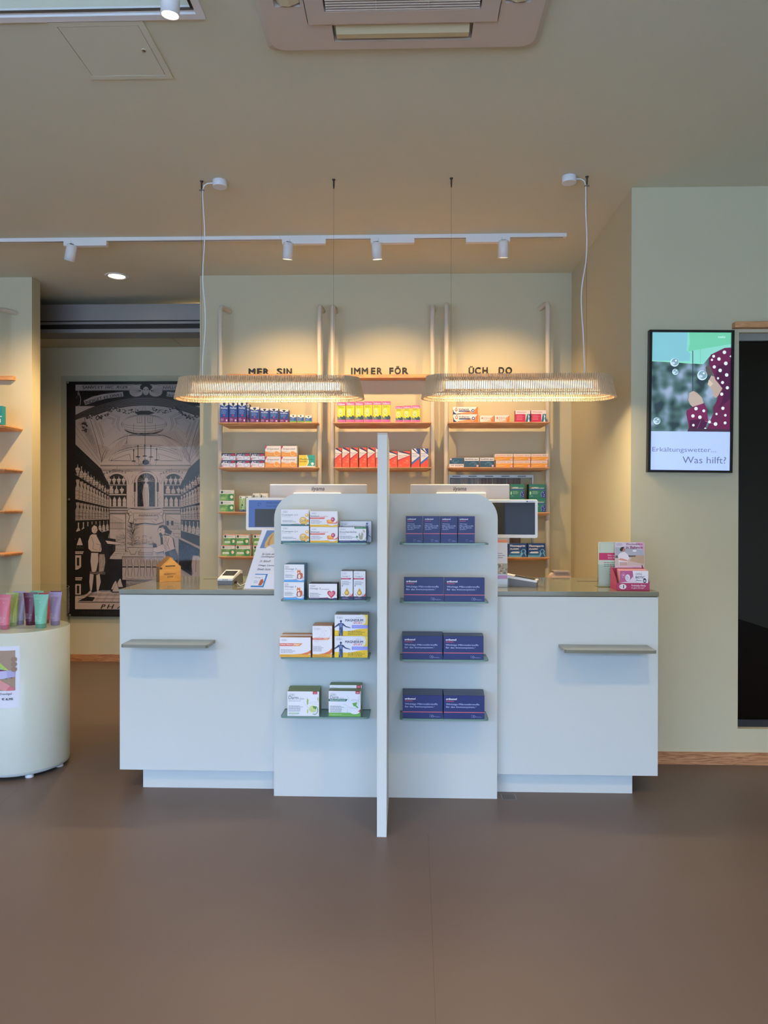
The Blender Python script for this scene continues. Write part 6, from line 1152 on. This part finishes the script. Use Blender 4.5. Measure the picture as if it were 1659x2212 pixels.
# leaflets in a clear holder behind it
lf = thing('leaflet_holder', 'clear leaflet holder with pale green leaflets beside the pink display', 'leaflet holder', (at(1320, 1250, Y=3.69).x, 3.69, CZ), radians(3)); w2 = .062
lz = at(1320, 1171, Y=3.69).z-CZ
MB().box(-w2, w2, .0, .012, .004, lz, mat('leaflet_green', (206, 220, 200), .5)).build('leaflets', lf)
g = G(2*w2, lz, y0=-.0002, ox=-w2); g.rect(0, .60, 1, .76, (206, 62, 110)); g.text('Mehr vom Leben', .36, .69, .55, .035, (246, 230, 238)); g.text('dank Balance', .36, .635, .5, .03, (246, 230, 238)); g.fine(.2, .55, .7, 3, .04, (120, 140, 124)); g.line([(.04, .8), (.04, .96), (.1, .985), (.96, .985)], .0008, (150, 170, 150)); [g.ell(.45, .4-i*.06, .02, .008, (80, 96, 84), 8) for i in range(3)]; g.fine(.52, .41, .4, 3, .06, (130, 146, 130)); g.build('leaflet_print', lf)
mb = MB().box(-w2-.004, w2+.004, -.010, -.008, 0, lz*.5, CLEAR).box(-w2-.004, w2+.004, .014, .016, 0, lz*.9, CLEAR).box(-w2-.004, -w2-.002, -.008, .014, 0, lz*.5, CLEAR).box(w2+.002, w2+.004, -.008, .014, 0, lz*.5, CLEAR).box(-w2-.004, w2+.004, -.01, .06, 0, .002, CLEAR); mb.build('clear_pocket', lf)
# brochure stack behind the right terminal
bs = thing('brochure_holder', 'brochure holder with magenta strip half hidden behind the display panel', 'brochure holder', (at(1077, 1240, Y=3.66).x, 3.665, CZ)); w2 = .045; lz = at(1080, 1166, Y=3.665).z-CZ
MB().box(-w2, w2, 0, .012, .003, lz, mat('leaflet_white', (222, 222, 228), .5)).build('brochures', bs)
g = G(2*w2, lz, y0=-.0002, ox=-w2); g.rect(0, .94, 1, 1, (230, 140, 90)); g.rect(0, .26, 1, .5, (176, 168, 150)); hz__ = random.Random(3)
for i in range(26): g.ell(hz__.uniform(.1, .95), hz__.uniform(.28, .48), .07, .02, [(120, 110, 90), (206, 196, 176), (150, 130, 110)][i % 3], 7)
g.poly([(0, .26), (.5, .26), (.3, .36), (0, .42)], (120, 112, 120)); g.rect(0, .17, 1, .25, (190, 40, 100)); g.rect(0, 0, 1, .17, (214, 206, 206)); g.fine(.15, .72, .75, 3, .045, (140, 144, 170)); tag(g.build('brochure_print', bs), None, None, None, 'stuff')
MB().box(-w2-.003, w2+.003, -.012, -.010, 0, lz*.28, CLEAR).box(-w2-.003, w2+.003, .013, .015, 0, lz*.8, CLEAR).box(-w2-.003, w2+.003, -.012, .016, 0, .002, CLEAR).build('clear_pocket', bs)
p_ = at(1086, 1235, Y=3.80); o = MB().bbox(-.028, .028, 0, .05, 0, .045, mat('small_red_box', (130, 34, 50), .5), .002).build('small_box', None, (p_.x, 3.80, CZ)); tag(o, 'small dark red box behind the right card terminal', 'box')
# rounded seat or printer behind the right counter
t_ = at(1212, 1243, Y=4.32); ST = thing('stool', 'curved beige backrest of a low chair just behind the right worktop', 'chair', (t_.x, 4.35, 0)); zt_ = at(1212, 1234.5, Y=4.32).z; BEI = mat('beige_leather', (206, 176, 158), .5)
arcp = [(-.068, zt_-.16), (-.068, zt_-.038), (-.062, zt_-.024), (-.050, zt_-.012), (-.035, zt_-.005), (.035, zt_-.005), (.05, zt_-.014), (.060, zt_-.03), (.066, zt_-.05), (.066, zt_-.16)]
MB().prism(arcp, -.03, .03, BEI, 'Y').build('backrest', ST); MB().bbox(-.045, .052, -.04, .04, zt_-.006, zt_+.004, mat('grey_cap', (150, 138, 134), .5), .003).build('top_cap', ST)
MB().bbox(-.2, .2, .0, .38, .45, .50, BEI, .01).build('seat', ST); MB().tube([(0, .02, .47), (0, .02, zt_-.15)], .012, METAL).build('back_bar', ST); MB().tube([(0, .19, .05), (0, .19, .45)], .025, METAL).build('column', ST)
for k in range(5): MB().tube([(0, .19, .07), (.22*cos(k*1.2566), .19+.22*sin(k*1.2566), .035)], .014, METAL).lathe([(.014, 0), (.016, .004), (.016, .03)], DARKM, 10, (.22*cos(k*1.2566), .19+.22*sin(k*1.2566))).build('leg', ST)
# ================================================================== ROUND SHOWER GEL DISPLAY
DCX, DCY, DR = -2.045, 3.80, .235
rt = at(148, 1350, Y=DCY+.05); ztop = rt.z; T = thing('round_display', 'pale green cylindrical display plinth cut off by the left edge, clear collar on top', 'display stand', (DCX, DCY, 0))
PLN = mat('plinth_lacquer', (198, 206, 196), .28, spec=.5)
MB().lathe([(DR-.012, .018), (DR-.003, .022), (DR-.001, .03), (DR-.001, .034)], mat('plinth_rim', (186, 196, 196), .3), 72).build('base_ring', T)
MB().lathe([(DR, .035), (DR, ztop-.004), (DR-.004, ztop)], PLN, 72).build('cylinder', T)
for a in (-100, -52, 0, 60, 130, 200): MB().lathe([(.02, 0), (.022, .003), (.018, .018)], WHITE, 14).build('foot', T, ((DR-.035)*cos(radians(a)), (DR-.035)*sin(radians(a)), 0))
zc = at(148, 1269, Y=DCY+.05).z
MB().loft([[(DR*.985*cos(2*pi*j/72), DR*.985*sin(2*pi*j/72), z) for j in range(72)] for z in (ztop-.03, zc)], CLEAR, True, False).loft([[(r*cos(2*pi*j/72), r*sin(2*pi*j/72), zc) for j in range(72)] for r in (DR*.985, DR*.975)], mat('acrylic_edge', (196, 206, 204), .2), True, False).build('clear_collar', T)
g0 = MB()
def cyl_quad(mb, a0, a1, z0, z1, off, m_, n=10):   # print wrapped on the cylinder; a in metres along the surface
    for i in range(n):
        t0, t1 = a0+(a1-a0)*i/n, a0+(a1-a0)*(i+1)/n; r = DR+off
        mb.add([(r*sin(t0/DR), -r*cos(t0/DR), z0), (r*sin(t1/DR), -r*cos(t1/DR), z0), (r*sin(t1/DR), -r*cos(t1/DR), z1), (r*sin(t0/DR), -r*cos(t0/DR), z1)], [(0, 1, 2, 3)], m_, True)
pm = mat('paper_sheet', (226, 228, 240), .6); xe = .105; zp0, zp1 = at(30, 1518, Y=3.67).z, at(30, 1388, Y=3.67).z
SG = thing('price_sign', 'printed paper price sign with shower gel picture, taped on the round display', 'sign', (DCX, DCY, 0))
mb = MB(); cyl_quad(mb, xe-.21, xe, zp0, zp1, .0010, pm, 14); mb.build('paper', SG)
def wrap(gr, nm):      # bend a flat graphic round the cylinder
    gr.mb.v = [((DR+.0012-y)*sin(x/DR), -(DR+.0012-y)*cos(x/DR), z) for x, y, z in gr.mb.v]; return gr.mb.build(nm, SG)
g = G(1, 1, y0=-.0001); hP = zp1-zp0; a0, a1, b0, b1 = xe-.20, xe-.02, zp0+hP*.28, zp1-hP*.07
def strips(fn):        # polygons are cut into narrow columns so they follow the curve
    pass
nst = 24
for i in range(nst): 
    u0, u1 = a0+(a1-a0)*i/nst, a0+(a1-a0)*(i+1)/nst; g.y += g.dy; g.rect(u0, b0, u1, b1, (166, 140, 116))
def tube2(x, y, ang, w_, l, c, cap):
    ca, sa = cos(radians(ang)), sin(radians(ang)); n = 8
    for i in range(n):
        p, q_ = l*i/n, l*(i+1)/n; wa, wb = w_*(1-.25*i/n), w_*(1-.25*(i+1)/n)
        P4 = [(x+ca*p-sa*wa/2, y+sa*p+ca*wa/2), (x+ca*p+sa*wa/2, y+sa*p-ca*wa/2), (x+ca*q_+sa*wb/2, y+sa*q_-ca*wb/2), (x+ca*q_-sa*wb/2, y+sa*q_+ca*wb/2)]
        g.poly([(min(max(X_, a0), a1), min(max(Z_, b0), b1)) for X_, Z_ in P4], cap if i >= n-2 else c)
mx_, mz_ = a0+.02, (b0+b1)/2+.0
for ang, dx, dz, c, cp in ((-42, .02, .075, (176, 204, 96), (196, 214, 110)), (-30, .0, .045, (150, 196, 170), (70, 130, 110)), (-8, .0, .0, (110, 30, 80), (90, 24, 70)), (6, .01, -.03, (196, 190, 226), (176, 170, 214)), (-30, .03, -.035, (220, 150, 150), (210, 120, 130))):
    tube2(mx_+dx, mz_+dz, ang, .046, .15, c, cp)
for zz in (b1-.045, b1-.07, b1-.095): g.ell(a1-.006, zz, .014, .013, (150, 124, 100), 12)
g.text('Weinrebe Duschgel', a1-.135, zp0+hP*.205, .118, .0145, (44, 44, 60)); g.text('€ 6,95', a1-.062, zp0+hP*.125, .052, .0135, (34, 34, 50), bold=.03)
wrap(g, 'sign_print')
# shower gel tubes
def gel(px, py_b, col, zz, hpx, wpx, lb, rz=0, dk=.82):
    b = at(px, py_b, Z=ztop); Y = b.y; hh = hpx/F*Y; w_ = wpx/F*Y/2
    T = thing('gel_tube', lb, 'tube', (b.x, Y, ztop+.0006), rz, 'shower gel tubes on the round display')
    cm = mat('gel_%d_%d_%d' % col, col, .32); cc = mat('gelcap_%d_%d_%d' % col, tuple(int(c*dk) for c in col), .3); rings = []
    for t, rx, ry in ((.13, .68, .62), (.3, .72, .55), (.55, .80, .40), (.8, .9, .2), (.95, .98, .05), (1, 1, .03)): rings.append([(w_*rx*cos(2*pi*j/24), w_*ry*sin(2*pi*j/24), hh*t) for j in range(24)])
    MB().loft(rings, cm, True).build('body', T)
    MB().loft([[(w_*r*cos(2*pi*j/24), w_*r*.9*sin(2*pi*j/24), hh*t) for j in range(24)] for t, r in ((0, .60), (.01, .63), (.125, .65))], cc, True).build('cap', T)
    lt = tuple(min(255, int(c*.5+128)) for c in col); g = G(1, 1, y0=-w_*.62-.0002); sl = .42
    g.text('CAUDALIE', -w_*.72, hh*.855, w_*1.4, hh*.055, lt); g.text('v', -w_*.12, hh*.74, w_*.2, hh*.05, lt); g.fine(-w_*.5, hh*.36, w_*.9, 5, hh*.035, lt)
    g.mb.v = [(x, -(.62-(z/hh)*.58)*w_-.0035+ (0 if z < hh*.5 else .001), z) for x, y, z in g.mb.v]; g.build('tube_print', T); return T
gel(88.5, 1356, (126, 196, 168), 0, 73, 35, 'mint green shower gel tube at the front of the round display')
gel(119.5, 1350, (170, 150, 196), 0, 72, 30, 'lilac shower gel tube nearest the right rim of the display')
gel(66, 1350, (96, 28, 66), 0, 71, 30, 'dark plum shower gel tube left of the mint green one', rz=.15)
gel(10, 1359, (224, 112, 132), 0, 76, 30, 'pink shower gel tube at the left edge of the photo')
gel(27, 1353, (164, 186, 90), 0, 74, 28, 'yellow-green shower gel tube behind the pink one')
gel(43, 1349, (176, 168, 206), 0, 73, 26, 'pale lilac shower gel tube behind the acrylic reflection')
gel(80, 1343, (140, 206, 180), 0, 68, 30, 'mint green shower gel tube at the back of the display')
gel(97, 1346, (206, 80, 104), 0, 66, 28, 'coral red shower gel tube behind the front mint tube')
gel(121, 1342, (110, 34, 80), 0, 66, 24, 'plum shower gel tube behind the front lilac one')
